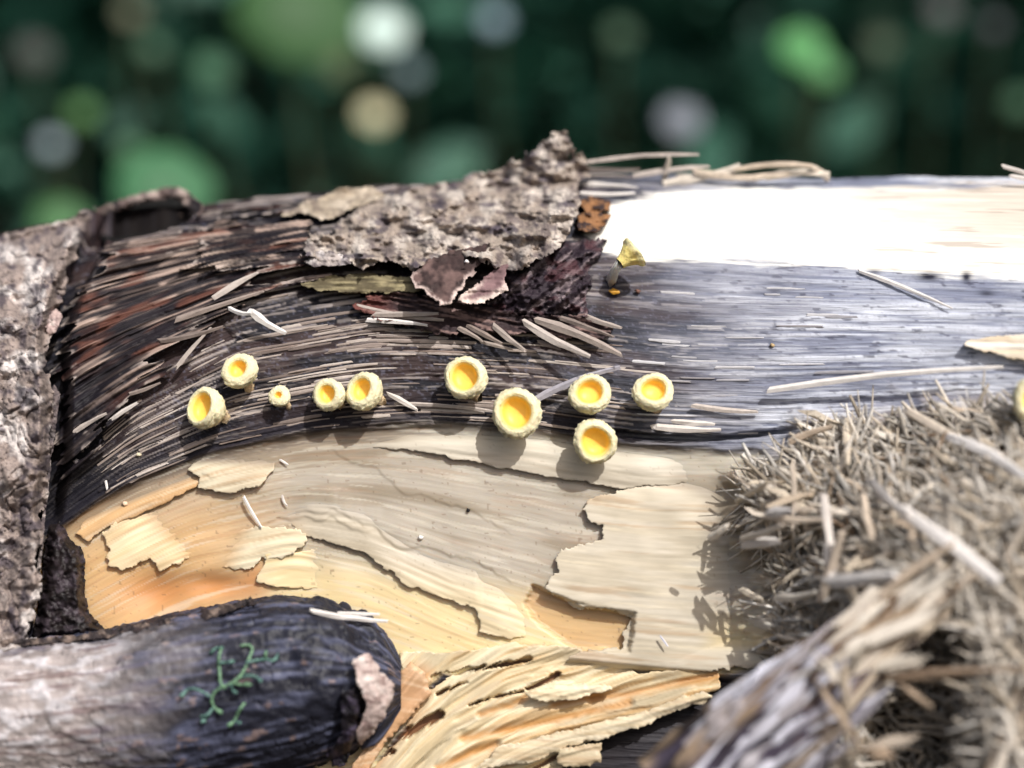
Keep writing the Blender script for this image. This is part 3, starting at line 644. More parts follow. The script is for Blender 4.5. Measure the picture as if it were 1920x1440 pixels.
# ================================================================== LOOSE BARK ON THE LOG
gcol = barkcol((164, 149, 134), (204, 192, 178), (98, 86, 86), 26, 500)
def gcol2(x, y, e, dz):
    c = gcol(x, y, e, dz); c = mixc(c, A(70, 62, 76)[None], 0.75 * sm(0.3, 0.55, fbm(x / 34, y / 16, 3, 505))); return c
def rootsheet(name, label, cat, group=None, **k):
    o = sheet(name, **k, parent=None); tag(o, label, cat, group); return o
rootsheet('bark_slab', 'large rough grey-brown bark slab lying across the top of the log', 'bark', poly=[(568, 482), (584, 442), (620, 436), (642, 412), (690, 385), (760, 358), (850, 338), (940, 318), (985, 290), (1035, 252), (1062, 246), (1074, 280), (1066, 300), (1094, 292), (1106, 330), (1082, 345), (1088, 400), (1070, 440), (1040, 480), (980, 500), (930, 505), (880, 480), (820, 500), (770, 505), (720, 492), (680, 498), (630, 490)],
          col=gcol2, mat=M['bark'], lift=lambda x, y, e: 2.6 + 1.6 * sm(900, 1050, x) + 1.2 * sm(26, 0, e) * sm(420, 480, y) + 0.5 * fbm(x / 60, y / 40, 2, 507), thick=1.2, step=2.6, jag=(9, 20), disp=lambda x, y, e: 1.3 * terr(fbm(x / 34, y / 20, 3, 500)) + 0.5 * fbm(x / 20, y / 11, 4, 504) + 0.14 * fbm(x / 7, y / 5, 2, 501) - 0.3 * sm(8, 0, e), edge=(0.5, 0.48, 0.48))
rootsheet('bark_flake', 'dark brown curled bark flake hanging off the grey bark slab', 'bark', poly=[(768, 520), (798, 492), (850, 470), (918, 456), (905, 490), (868, 535), (842, 572), (824, 572), (800, 548), (782, 540)],
          col=lambda x, y, e, dz: mixc(mixc(np.broadcast_to(A(62, 46, 44)[None], (len(x), 3)), A(110, 86, 80)[None], sm(-0.2, 0.5, fbm(x / 20, y / 20, 3, 511))), A(214, 190, 178)[None], sm(9, 2, e) * sm(500, 530, y)), mat=M['bark'], lift=lambda x, y, e: 3.6 + 1.6 * sm(480, 560, y), thick=0.5, step=2.4, jag=(5, 12), disp=lambda x, y, e: 0.2 * fbm(x / 14, y / 14, 3, 512))
rootsheet('bark_flake', 'pinkish brown scalloped bark flake under the dark curled flake', 'bark', poly=[(846, 562), (890, 535), (935, 500), (955, 490), (948, 520), (952, 545), (925, 558), (890, 572), (866, 566)],
          col=lambda x, y, e, dz: mixc(np.broadcast_to(A(132, 102, 102)[None], (len(x), 3)), A(228, 206, 192)[None], sm(14, 3, e) * sm(520, 545, y)), mat=M['bark'], lift=3.4, thick=0.4, step=2.4, jag=(4, 10), disp=lambda x, y, e: 0.25 * fbm(x / 16, y / 16, 3, 514))
rootsheet('bark_mass', 'matted dark purple-brown bark fibre beside the yellow tipped-over fungus', 'bark', poly=[(900, 560), (935, 500), (990, 480), (1050, 452), (1095, 448), (1130, 456), (1128, 470), (1108, 510), (1100, 560), (1100, 590), (1020, 592), (940, 585)],
          col=lambda x, y, e, dz: mixc(mixc(np.broadcast_to(A(52, 42, 50)[None], (len(x), 3)), A(136, 120, 122)[None], sm(0.05, 0.5, fbm((x - 0.7 * y) / 40, (y + 0.7 * x) / 7, 3, 521))), A(92, 56, 60)[None], 0.6 * sm(0.1, 0.4, fbm(x / 24, y / 20, 3, 523))), mat=M['dark'], lift=lambda x, y, e: 0.8 + 1.6 * sm(0, 40, e), thick=1.5, step=2.4, jag=(7, 18), disp=lambda x, y, e: 0.8 * fbm(x / 34, (y + 0.7 * x) / 22, 3, 525) + 0.45 * fbm((x - 0.7 * y) / 40, (y + 0.7 * x) / 7, 3, 527) + 0.2 * fbm(x / 8, y / 8, 2, 529))
rootsheet('bark_strip', 'olive brown thin strip under the lower edge of the bark slab', 'bark', poly=[(566, 534), (600, 520), (690, 512), (790, 520), (800, 545), (700, 550), (640, 548), (590, 545)],
          col=lambda x, y, e, dz: mixc(np.broadcast_to(A(92, 82, 58)[None], (len(x), 3)), A(150, 138, 100)[None], sm(-0.2, 0.4, fbm(x / 40, y / 5, 3, 531))), mat=M['bark'], lift=1.6, thick=0.6, step=2.6, jag=(4, 14), disp=lambda x, y, e: 0.2 * fbm(x / 40, y / 5, 3, 531))
rootsheet('bark_strip', 'reddish brown layered strip below the curled bark flakes', 'bark', poly=[(662, 572), (690, 552), (760, 550), (860, 566), (980, 590), (1100, 592), (1160, 610), (1120, 640), (1000, 625), (880, 628), (780, 618), (700, 590)],
          col=lambda x, y, e, dz: mixc(mixc(np.broadcast_to(A(56, 42, 44)[None], (len(x), 3)), A(140, 112, 104)[None], sm(0.05, 0.5, fbm(x / 50, (y - 0.2 * x) / 5, 3, 541))), A(120, 60, 48)[None], 0.6 * sm(760, 690, x)), mat=M['bark'], lift=lambda x, y, e: 0.7 + 0.5 * sm(20, 0, e), thick=0.7, step=2.6, jag=(7, 20), disp=lambda x, y, e: 0.35 * fbm(x / 50, (y - 0.2 * x) / 5, 3, 541))
rootsheet('bark_flake', 'pale tan flat flake partly under the bark slab on the log crest', 'bark', poly=[(524, 406), (562, 384), (606, 366), (640, 354), (700, 348), (720, 368), (680, 385), (640, 402), (604, 412), (580, 400)],
          col=barkcol((176, 160, 136), (206, 190, 166), (120, 104, 92), 24, 551), mat=M['bark'], lift=2.0, thick=0.5, step=2.6, jag=(4, 16), disp=lambda x, y, e: 0.2 * fbm(x / 20, y / 10, 3, 552))
rootsheet('bark_flake', 'small ragged grey flake at the pointed tip of the bark slab', 'bark', poly=[(568, 490), (600, 470), (640, 478), (660, 494), (620, 500), (585, 500)],
          col=barkcol((176, 164, 156), (212, 204, 198), (90, 80, 86), 14, 561), mat=M['bark'], lift=3.4, thick=0.6, step=2.4, jag=(4, 12), disp=lambda x, y, e: 0.3 * fbm(x / 12, y / 8, 3, 562))
for k, (poly, lab) in enumerate(((([(1085, 376), (1115, 368), (1145, 378), (1140, 396), (1100, 398)]), 'small resin brown chip at the upper corner of the bark slab beside the white wood'),
                                 (([(1082, 402), (1110, 396), (1146, 402), (1140, 416), (1118, 436), (1085, 432)]), 'small dark-topped amber chip touching the glare-white bare wood'))):
    rootsheet('bark_chip', lab, 'bark', poly=poly, col=lambda x, y, e, dz: mixc(np.broadcast_to(A(150, 104, 62)[None], (len(x), 3)), A(56, 42, 42)[None], sm(-0.1, 0.4, fbm(x / 12, y / 6, 3, 571))), mat=M['bark'], lift=1.6, thick=1.2, step=2.4, jag=(3, 9), disp=lambda x, y, e: 0.4 * fbm(x / 12, y / 6, 3, 571))
# curled strip on the crest
root = empty('bark_curl', PT(1420, 340, 132), 'curled strip of dark tan bark standing on the log crest above the white wood', 'bark')
for i, (a, b, wd, l0, l1, bd) in enumerate([((1250, 345), (1390, 312), 18, 1.5, 2, 0.02), ((1300, 322), (1480, 326), 17, 2.6, 2.4, 0.05), ((1380, 318), (1520, 312), 13, 3.0, 2.8, -0.05), ((1440, 332), (1552, 328), 16, 2.2, 2.0, -0.06), ((1520, 312), (1552, 338), 13, 2.6, 1.2, -0.1), ((1245, 338), (1255, 296), 11, 1.6, 3.5, 0.0), ((1270, 330), (1420, 336), 10, 1.4, 1.4, 0)]):
    splinter('bark_ridge', a, b, wd, l0, l1, M['splinter'], root, seed=40 + i, taper=0.75, n=6, bend=bd, sides=6)
for i, (a, b, wd, lab) in enumerate((((1880, 312), (1960, 335), 10, 'pale splinter sticking up from the log crest, lying over another pale splinter'), ((1895, 330), (1970, 345), 10, 'pale splinter on the log crest tucked under another pale splinter'))):
    tag(splinter('splinter', a, b, wd, 2, 2, M['palesplinter'], None, seed=60 + i), lab, 'splinter')

# ================================================================== LOOSE SLIVERS AND TWIGS
for i, (a, b, wd, l0, l1, mt, lab, n, bd) in enumerate([
    ((468, 582), (538, 625), 16, 3.0, 1.0, 'palesplinter', 'bright white fluffy sliver leaning out over the dark hollow', 5, 0.05),
    ((430, 578), (470, 588), 11, 2.2, 3.0, 'palesplinter', 'short pale sliver touching the upper end of the white fluffy one', 4, 0.1),
    ((456, 930), (490, 988), 8, 0.5, 0.4, 'palesplinter', 'thin white sliver stuck on the pale wood below the torn flake', 4, 0.02),
    ((585, 1146), (725, 1165), 11, 5.0, 3.2, 'palesplinter', 'long white sliver resting on the dark branch stub end', 6, 0.02),
    ((635, 1150), (712, 1152), 7, 4.4, 3.4, 'palesplinter', 'thin pale sliver crossing behind the long white one', 4, 0.0),
    ((1000, 752), (1165, 688), 14, 1.0, 1.2, 'chunk', 'thin grey twig lying slantwise between two yellow cups', 7, -0.04),
    ((728, 738), (782, 768), 11, 0.9, 0.6, 'palesplinter', 'short cream sliver beside the paired yellow cups', 4, 0.0),
    ((740, 757), (930, 772), 9, 0.4, 0.4, 'fibre', 'long thin pale fibre lying above the wound edge', 6, -0.02),
    ((526, 862), (540, 871), 5, 0.2, 0.3, 'palesplinter', 'tiny white sliver on the upper pale wood', 3, 0.0),
    ((530, 930), (538, 948), 6, 0.2, 0.3, 'palesplinter', 'tiny crooked white shred beside the thin white sliver', 4, 0.15),
    ((1238, 1192), (1252, 1212), 5, 1.1, 1.1, 'chunk', 'tiny dark dash-like sliver on the smooth cream sheet', 3, 0.0),
    ((198, 900), (201, 917), 6, 0.3, 0.4, 'palesplinter', 'tiny white speck-like sliver on black wood by the outer bark', 3, 0.0)]):
    tag(splinter('sliver', a, b, wd, l0, l1, M[mt], None, seed=80 + i, n=n, bend=bd, taper=0.6), lab, 'sliver')
for i, (x, y, r_, lab, colr) in enumerate([(789, 1008, 7, 'tiny white grain on the middle of the pale wood', (240, 235, 225)), (878, 957, 6, 'tiny black grain on the grey-tan wood', (30, 28, 30)), (145, 866, 9, 'tiny white crumb at the torn inner bark tip', (235, 225, 225)), (260, 853, 7, 'tiny cream crumb on dark wood', (220, 205, 170)), (1448, 648, 6, 'tiny tan crumb on the grey weathered wood', (200, 170, 120)), (1196, 547, 8, 'tiny red-brown crumb below the tipped-over fungus', (120, 84, 70)), (235, 945, 8, 'tiny pale crumb on the orange wood', (235, 205, 170)), (876, 491, 6, 'tiny white grain on the dark curled bark flake', (240, 235, 230))]):
    p = PT(x, y, float(depth(np.array([x * 1.0]), np.array([y * 1.0]))[0]) - (0.15 if i != 7 else 4.9)); rr = r_ / 24 / 2 * MM * 1.2
    V, Fc = rod([p + np.array([-rr, 0, 0]), p + np.array([-rr * 0.5, 0, rr * 0.2]), p + np.array([rr * 0.5, 0, 0]), p + np.array([rr, 0, 0])], [rr * 0.5, rr, rr * 0.9, rr * 0.4], 1, 6, i, 0.25)
    tag(mk('crumb', V, Fc, M['bark'], None, np.tile(A(*colr), (len(V), 1))), lab, 'crumb')
p = (1152, 547)
rootsheet('scale', 'tiny flat amber scale below the stalk of the tipped-over fungus', 'scale', poly=[(1140, 545), (1150, 540), (1162, 545), (1162, 551), (1150, 553)], col=lambda x, y, e, dz: np.tile(AS(205, 150, 50), (len(x), 1)), mat=M['hym'], lift=0.5, thick=0.15, step=2, jag=(0.5, 6))

# ================================================================== TORN FIBROUS CORNER
UNIT = []
for v in range(8):
    V, Fc = rod([(0, 0, 0), (random.uniform(-.6, .6), random.uniform(-.6, .6), 0.35), (random.uniform(-.6, .6), random.uniform(-.6, .6), 0.7), (0, 0, 1)], [0.9, 1, 0.95, random.choice([0.35, 0.7, 0.9])], 0.6, 5, 700 + v, 0.3)
    me = bpy.data.meshes.new('splinter'); me.from_pydata(V, [], Fc); UNIT.append(me)
def unit_splinter(P0, P1, r, mat, parent, name='splinter', v=None):
    me = UNIT[v if v is not None else random.randrange(8)]
    key = (me.name, mat.name)
    if key not in UM:
        m2 = me.copy(); m2.materials.append(mat); UM[key] = m2
    o = bpy.data.objects.new(name, UM[key]); C.objects.link(o)
    P0 = Vector(P0); P1 = Vector(P1); d = P1 - P0; q = d.to_track_quat('Z', 'Y') @ Matrix.Rotation(random.random() * 6.28, 3, 'Z').to_quaternion()
    o.matrix_basis = Matrix.LocRotScale(P0, q, Vector((r, r, d.length)))
    if parent is not None:
        o.parent = parent; o.matrix_parent_inverse = Matrix.Translation(-WL[parent.name])
    return o
UM = {}
cnt = 0
for i in range(6000):
    if cnt >= 130: break
    x = random.uniform(1290, 1960); y = random.uniform(770, 1450)
    if float(sdpoly(np.array([x]), np.array([y]), FUZZ)[0]) > -20: continue
    inhole = float(sdpoly(np.array([x]), np.array([y]), HOLE)[0]) < 15
    if inhole and random.random() < 0.85: continue
    if 1250 < x < 1760 and y > 1420 - (x - 1260) * 0.75 and y > 1050: continue
    d = float(depth(np.array([x]), np.array([y]))[0]); edge_ = 1.0 if x < 1480 and y < 1010 else 0.0
    L = random.uniform(1.0, 3.4) * (0.7 if random.random() < 0.5 else 1.1)
    ang = random.choice([0.0, 2.85, 3.2, 2.6, -0.4, 1.4]) + random.gauss(0, 0.25) if y < 1010 else random.gauss(1.9, 0.9)
    tilt = random.uniform(-0.1, 0.22)
    v = math.cos(tilt) * (math.cos(ang) * RT + math.sin(ang) * UP) - math.sin(tilt) * FW
    if x > 1830: v = 0.4 * v + UP * 0.8 * random.choice((-1, 1))
    v = v / np.linalg.norm(v)
    P0 = PT(x, y, d - random.uniform(0.0, 1.5) - 1.0 * edge_); P1 = P0 + v * L * MM
    unit_splinter(P0, P1, random.choice([0.14, 0.18, 0.24, 0.3, 0.4]) * MM, M['splinter'], log); cnt += 1
for a, b, wd, l0, l1 in (((1630, 900), (1700, 965), 24, 2.5, 4.5), ((1690, 955), (1868, 1088), 26, 4.5, 4.5), ((1550, 1095), (1680, 1080), 26, 5, 5), ((1455, 1120), (1530, 1112), 18, 4, 5), ((1560, 1085), (1545, 930), 20, 4, 4), ((1540, 1120), (1580, 1000), 18, 4.5, 5), ((1330, 1010), (1365, 985), 16, 5, 5.5), ((1390, 1010), (1470, 985), 15, 4.5, 5.5), ((1400, 1020), (1460, 1015), 26, 4.5, 5), ((1440, 965), (1480, 958), 20, 4.5, 4.5), ((1500, 960), (1525, 952), 18, 4.5, 4.5), ((1390, 1105), (1430, 1125), 14, 2.5, 3), ((1590, 790), (1590, 870), 16, 2, 3.5), ((1480, 830), (1560, 800), 14, 2, 3.5), ((1620, 930), (1635, 1010), 14, 3.5, 5), ((1650, 1120), (1790, 1020), 14, 5, 4), ((1440, 970), (1540, 975), 12, 5, 5), ((1380, 940), (1440, 905), 12, 3, 5), ((1700, 770), (1880, 870), 18, 2.5, 2.5), ((1780, 820), (1930, 900), 20, 2.5, 3)):
    splinter('splinter', a, b, wd, l0, l1, M['splinter' if wd < 20 else 'palesplinter'], log, seed=int(a[0]), n=5, taper=0.6, bend=random.uniform(-.05, .05), sides=6)
# fine broken fibres over the tear
N = 5200
fx = rng.uniform(1330, 1960, N); fy = rng.uniform(770, 1470, N); k = sdpoly(fx, fy, FUZZ) < -18; fx = fx[k]; fy = fy[k]; N = len(fx)
fd = depth(fx, fy) - rng.uniform(-0.05, 0.35, N); fa = 3.0 + 1.2 * fbm(fx / 130, fy / 110, 2, 731) + rng.choice([0, 0, 3.14, 1.2, -0.9], N) + rng.normal(0, 0.45, N); tl = rng.uniform(-0.1, 0.14, N); fl = rng.uniform(0.8, 3.2, N) * MM; fr = rng.choice([0.05, 0.07, 0.1, 0.14, 0.2], N) * rng.uniform(0.8, 1.2, N) * MM
fv = np.cos(tl)[:, None] * (np.cos(fa)[:, None] * RT + np.sin(fa)[:, None] * UP) - np.sin(tl)[:, None] * FW
fp = PT(fx, fy, fd); fs = np.cross(fv, FW); fs /= np.linalg.norm(fs, axis=1)[:, None]; fn = np.cross(fs, fv)
V = []
for t, q in ((0, 1.0), (0.5, 1.0), (1.0, 0.6)):
    for u_, w_ in ((1, 0), (0, .8), (-1, 0), (0, -.8)):
        V.append(fp + fv * (fl * t)[:, None] + (fs * u_ + fn * w_) * (fr * q * rng.uniform(0.7, 1.3, N))[:, None])
V = np.stack(V, 1).reshape(-1, 3); fq = []
for i in range(2):
    for j in range(4): fq.append((i * 4 + j, i * 4 + (j + 1) % 4, i * 4 + 4 + (j + 1) % 4, i * 4 + 4 + j))
fq.append((8, 9, 10, 11))
Fq = (np.arange(N)[:, None, None] * 12 + np.array(fq)[None]).reshape(-1, 4)
tag(mk('fine_fibres', V, Fq, M['fuzz'], log, np.repeat((A(226, 208, 180)[None] + (A(246, 240, 228) - A(226, 208, 180))[None] * rng.random((N, 1))) * rng.uniform(0.35, 1.0, (N, 1)), 12, 0), smooth=False), kind='stuff')

# splintered chunk leaning out of the corner
def chunk_depth(x, y):
    return 106.5 + 0 * x
root = empty('splintered_chunk', PT(1480, 1400, 110), 'broken grey-brown chunk of splintered wood leaning diagonally below the fibrous tear', 'wood')
axp = [(1290, 1540), (1400, 1415), (1500, 1330), (1600, 1235), (1690, 1150), (1770, 1105)]
rp = [130, 112, 96, 78, 58, 26]
nS = 40; nT = 60; V = []; cols = []
X = np.interp(np.linspace(0, 5, nT), range(6), [p[0] for p in axp]); Y = np.interp(np.linspace(0, 5, nT), range(6), [p[1] for p in axp]); Rr = np.interp(np.linspace(0, 5, nT), range(6), rp)
th = np.linspace(0, 2 * math.pi, nS, endpoint=False)
dirx, diry = 0.77, -0.64
tt, hh = np.meshgrid(np.arange(nT), th, indexing='ij')
nz = fbm(tt / 14, hh * 4.5, 3, 801); nz2 = fbm(tt / 7, hh * 11, 3, 803)
rr = Rr[:, None] * (1 + 0.16 * nz + 0.07 * nz2)
ox = rr * np.cos(hh); oz = rr * np.sin(hh) / 24 * 0.75
cx = X[:, None] + ox * 0.64; cy = Y[:, None] + ox * 0.77
cdp = 103.0 - oz
Wc = PT(cx, cy, cdp)
side = (ox / Rr[:, None])
tn = tt / nT
c = mixc(np.broadcast_to(A(120, 98, 76)[None, None], Wc.shape), A(74, 66, 80)[None, None], sm(0.7, 0.25, tn - 0.25 * (side + 0.2) + 0.25 * nz))
c = mixc(c, A(176, 150, 118)[None, None], sm(0.1, 0.5, nz) * 0.8); c = mixc(c, A(30, 24, 30)[None, None], sm(0.0, 0.35, -nz2) * 0.9)
ii = np.arange(nT * nS).reshape(nT, nS)
Qc = np.stack([ii[:-1], np.roll(ii, -1, 1)[:-1], np.roll(ii, -1, 1)[1:], ii[1:]], -1).reshape(-1, 4)
ne = [tuple(ii[-1][::-1]), tuple(ii[0])]
mk('chunk_body', Wc.reshape(-1, 3), [tuple(int(k) for k in q) for q in Qc] + [tuple(int(k) for k in q) for q in ne], M['fuzz'], root, c.reshape(-1, 3), smooth=True)
for i in range(110):
    t = random.uniform(0.12, 0.95); k = int(t * (nT - 1)); q = random.uniform(0.1, math.pi - 0.1); j = int(q / (2 * math.pi) * nS)
    P0 = Vector(Wc[k, j]); L = random.uniform(1.2, 4.2) * MM; sgn = -1 if random.random() < 0.75 else 1
    v = Vector((dirx * RT + -diry * UP) * sgn * 1.0 - FW * random.uniform(-0.05, 0.22) + RT * random.uniform(-.15, .15) + UP * random.uniform(-.2, .15)); v.normalize()
    unit_splinter(P0, P0 + v * L, random.choice([0.2, 0.3, 0.42, 0.5]) * MM, M['chunk'] if t < 0.6 else M['splinter'], root)
for a, b, wd, d0, d1 in (((1690, 1268), (1818, 1260), 20, 101, 99), ((1540, 1240), (1570, 1275), 16, 99, 98), ((1600, 1250), (1625, 1215), 18, 99, 98), ((1590, 1380), (1580, 1240), 14, 100, 99), ((1640, 1400), (1710, 1380), 26, 100, 99), ((1620, 1410), (1670, 1415), 20, 99, 99), ((1570, 1340), (1610, 1400), 16, 99, 98), ((1480, 1440), (1570, 1370), 12, 99, 98), ((1640, 1250), (1720, 1230), 26, 101, 100), ((1700, 1290), (1740, 1320), 18, 101, 100), ((1610, 1210), (1740, 1150), 26, 100, 100), ((1690, 1190), (1760, 1170), 24, 101, 100)):
    W0 = PT(a[0], a[1], d0); W1_ = PT(b[0], b[1], d1)
    unit_splinter(W0, W1_, wd / 48 * MM, M['splinter'], root)

# ================================================================== BRANCH STUB
tx = np.array([-160, 0, 200, 320, 430, 520, 600, 660, 700, 730, 752]); ty = np.array([1362, 1352, 1338, 1322, 1300, 1286, 1278, 1276, 1278, 1282, 1286.0])
tr = np.array([150, 150, 157, 168, 172, 170, 156, 132, 108, 80, 44.0])
nT, nS = 420, 220
X = np.concatenate([np.linspace(-160, 640, 330, endpoint=False), np.linspace(640, 752, 90)]); Yc = np.interp(X, tx, ty); Rc = np.interp(X, tx, tr)
for _ in range(12):
    Yc[1:-1] = (Yc[:-2] + 2 * Yc[1:-1] + Yc[2:]) / 4; Rc[1:-1] = (Rc[:-2] + 2 * Rc[1:-1] + Rc[2:]) / 4
th = np.linspace(0, 2 * math.pi, nS, endpoint=False)
TD = 116.5
xx, hh = np.meshgrid(X, th, indexing='ij')
arc = hh * 150
def twn(x, a): return fbm(x / 90, a / 9, 4, 901)
n1 = twn(xx, np.abs(arc - 471)); n2 = fbm(xx / 26, arc / 14, 3, 903); ck = bcrack(xx / 2.6, arc, 22, 905)
tan = sm(400, 40, xx + 90 * fbm(xx / 90, arc / 70, 3, 907) - 0.25 * (arc - 235) * 0)
ro = Rc[:, None] * (1 + 0.05 * fbm(xx / 160, arc / 120, 3, 911) + 0.22 * sm(560, 720, xx) * fbm(xx / 50, arc / 60, 3, 913)) + 1.6 * n1 * (1 - 0.6 * tan) + 3.5 * n2 + 1.5 * fbm(xx / 8, arc / 5, 2, 909) - 4 * sm(0.08, 0.01, ck)
knob = np.exp(-(((xx - 566) / 16) ** 2 + ((arc - 190) / 18) ** 2)); ro = ro + 14 * knob
cy = Yc[:, None] - ro * np.cos(hh) * 1.0; 
dpt = TD - ro * np.sin(hh) / 24 * 0.86
Wt = PT(xx, cy, dpt)
c = mixc(np.broadcast_to(A(34, 35, 46)[None, None], Wt.shape), A(84, 88, 110)[None, None], sm(-0.1, 0.5, n1))
c = mixc(c, A(150, 124, 112)[None, None], sm(0.5, 0.7, n1 * 0.6 + n2 * 0.6) * 0.7)
tc_ = mixc(np.broadcast_to(A(176, 164, 158)[None, None], Wt.shape), A(208, 202, 202)[None, None], sm(-0.1, 0.5, n2)); tc_ = mixc(tc_, A(120, 98, 92)[None, None], sm(0.2, 0.55, n1) * 0.8)
c = mixc(c, tc_, tan * sm(40, 110, arc + 0.25 * (300 - xx) * 0 + 25 * n2)); c = mixc(c, A(24, 22, 28)[None, None], sm(0.07, 0.01, ck) * 0.6)
ii = np.arange(nT * nS).reshape(nT, nS)
Qt = np.stack([ii[:-1], np.roll(ii, -1, 1)[:-1], np.roll(ii, -1, 1)[1:], ii[1:]], -1).reshape(-1, 4)
branch = empty('branch_stub', PT(300, 1480, 116), 'dark branch stub with a tan worn end lying along the foot of the log', 'branch')
stem_ = mk('stem', Wt.reshape(-1, 3), [tuple(int(k) for k in q) for q in Qt] + [tuple(int(k) for k in ii[-1])[::-1]], M['twig'], branch, c.reshape(-1, 3))
def twig_depth(px, py):
    yc = np.interp(px, X, Yc); r0 = np.interp(px, X, Rc); v = np.clip((py - yc) / r0, -0.999, 0.999)
    return TD - r0 * np.sqrt(1 - v * v) / 24 * 0.86
sheet('bark_flap', [(662, 1240), (690, 1226), (716, 1262), (738, 1284), (740, 1306), (722, 1340), (700, 1375), (676, 1400), (668, 1380), (690, 1320), (672, 1285)], barkcol((212, 190, 180), (234, 218, 208), (140, 112, 106), 18, 951), M['bark'], stem_, 1.4, 0.5, 2.4, (4, 12), 0, barkdisp(0.15, 18, 951, 0.1), dfun=twig_depth)
sheet('bark_ridge', [(640, 1300), (664, 1290), (672, 1330), (664, 1390), (650, 1430), (622, 1440), (610, 1410), (640, 1380)], barkcol((30, 26, 32), (70, 62, 80), (16, 14, 18), 14, 961), M['twig'], stem_, 1.3, 1.2, 2.4, (4, 12), 0, barkdisp(0.3, 14, 961, 0.2), dfun=twig_depth)
sheet('bark_ridge', [(0, 1200), (120, 1194), (220, 1178), (310, 1160), (400, 1140), (470, 1122), (480, 1132), (400, 1156), (300, 1176), (200, 1196), (100, 1208), (0, 1212)], barkcol((60, 50, 50), (130, 112, 100), (26, 22, 24), 16, 971), M['bark'], stem_, 0.4, 0.8, 2.4, (4, 16), 0, barkdisp(0.3, 16, 971, 0.2), dfun=lambda x, y: np.minimum(twig_depth(x, y), 114.5))
# liverwort
lw = empty('liverwort', PT(410, 1300, twig_depth(np.array([410.0]), np.array([1300.0]))[0]), 'tiny forked green liverwort creeping over the dark branch stub', 'liverwort')
for i, pts in enumerate([
    [(417, 1212), (411, 1228), (410, 1243), (412, 1262), (413, 1281), (420, 1290)], [(410, 1243), (424, 1242), (437, 1241)], [(417, 1214), (402, 1216), (396, 1224)],
    [(452, 1211), (466, 1208), (475, 1216), (468, 1232), (460, 1252), (450, 1270), (436, 1280), (418, 1288), (404, 1295), (396, 1308), (399, 1326), (417, 1338)],
    [(394, 1306), (378, 1296), (362, 1290), (350, 1293), (340, 1306)], [(450, 1270), (466, 1266), (480, 1268), (490, 1278)], [(436, 1280), (446, 1284), (470, 1283)], [(432, 1282), (436, 1294), (442, 1300)],
    [(464, 1242), (480, 1238), (498, 1236), (512, 1240), (522, 1230)], [(498, 1236), (498, 1222)], [(400, 1327), (390, 1340), (380, 1354)], [(390, 1340), (376, 1344)], [(459, 1318), (448, 1332), (440, 1352), (428, 1361)], [(440, 1352), (450, 1357)]]):
    xs = np.array([p[0] for p in pts], float); ys = np.array([p[1] for p in pts], float); t = np.linspace(0, 1, len(pts)); T = np.linspace(0, 1, len(pts) * 4)
    xs = np.interp(T, t, xs); ys = np.interp(T, t, ys)
    for _ in range(3): xs[1:-1] = (xs[:-2] + 2 * xs[1:-1] + xs[2:]) / 4; ys[1:-1] = (ys[:-2] + 2 * ys[1:-1] + ys[2:]) / 4
    d = twig_depth(xs, ys) - 0.35 - 0.15 * np.sin(T * 9 + i); V, Fc = rod(PT(xs, ys, d), [(0.10 + 0.04 * math.sin(k * 2.3 + i) + (0.05 if k > len(xs) - 4 else 0)) * MM for k in range(len(xs))], 0.5, 8, 1000 + i, 0.12)
    gcl = A(92, 134, 122) if i % 3 else A(108, 150, 112)
    mk('frond', V, Fc, M['moss'], lw, np.tile(gcl, (len(V), 1)))

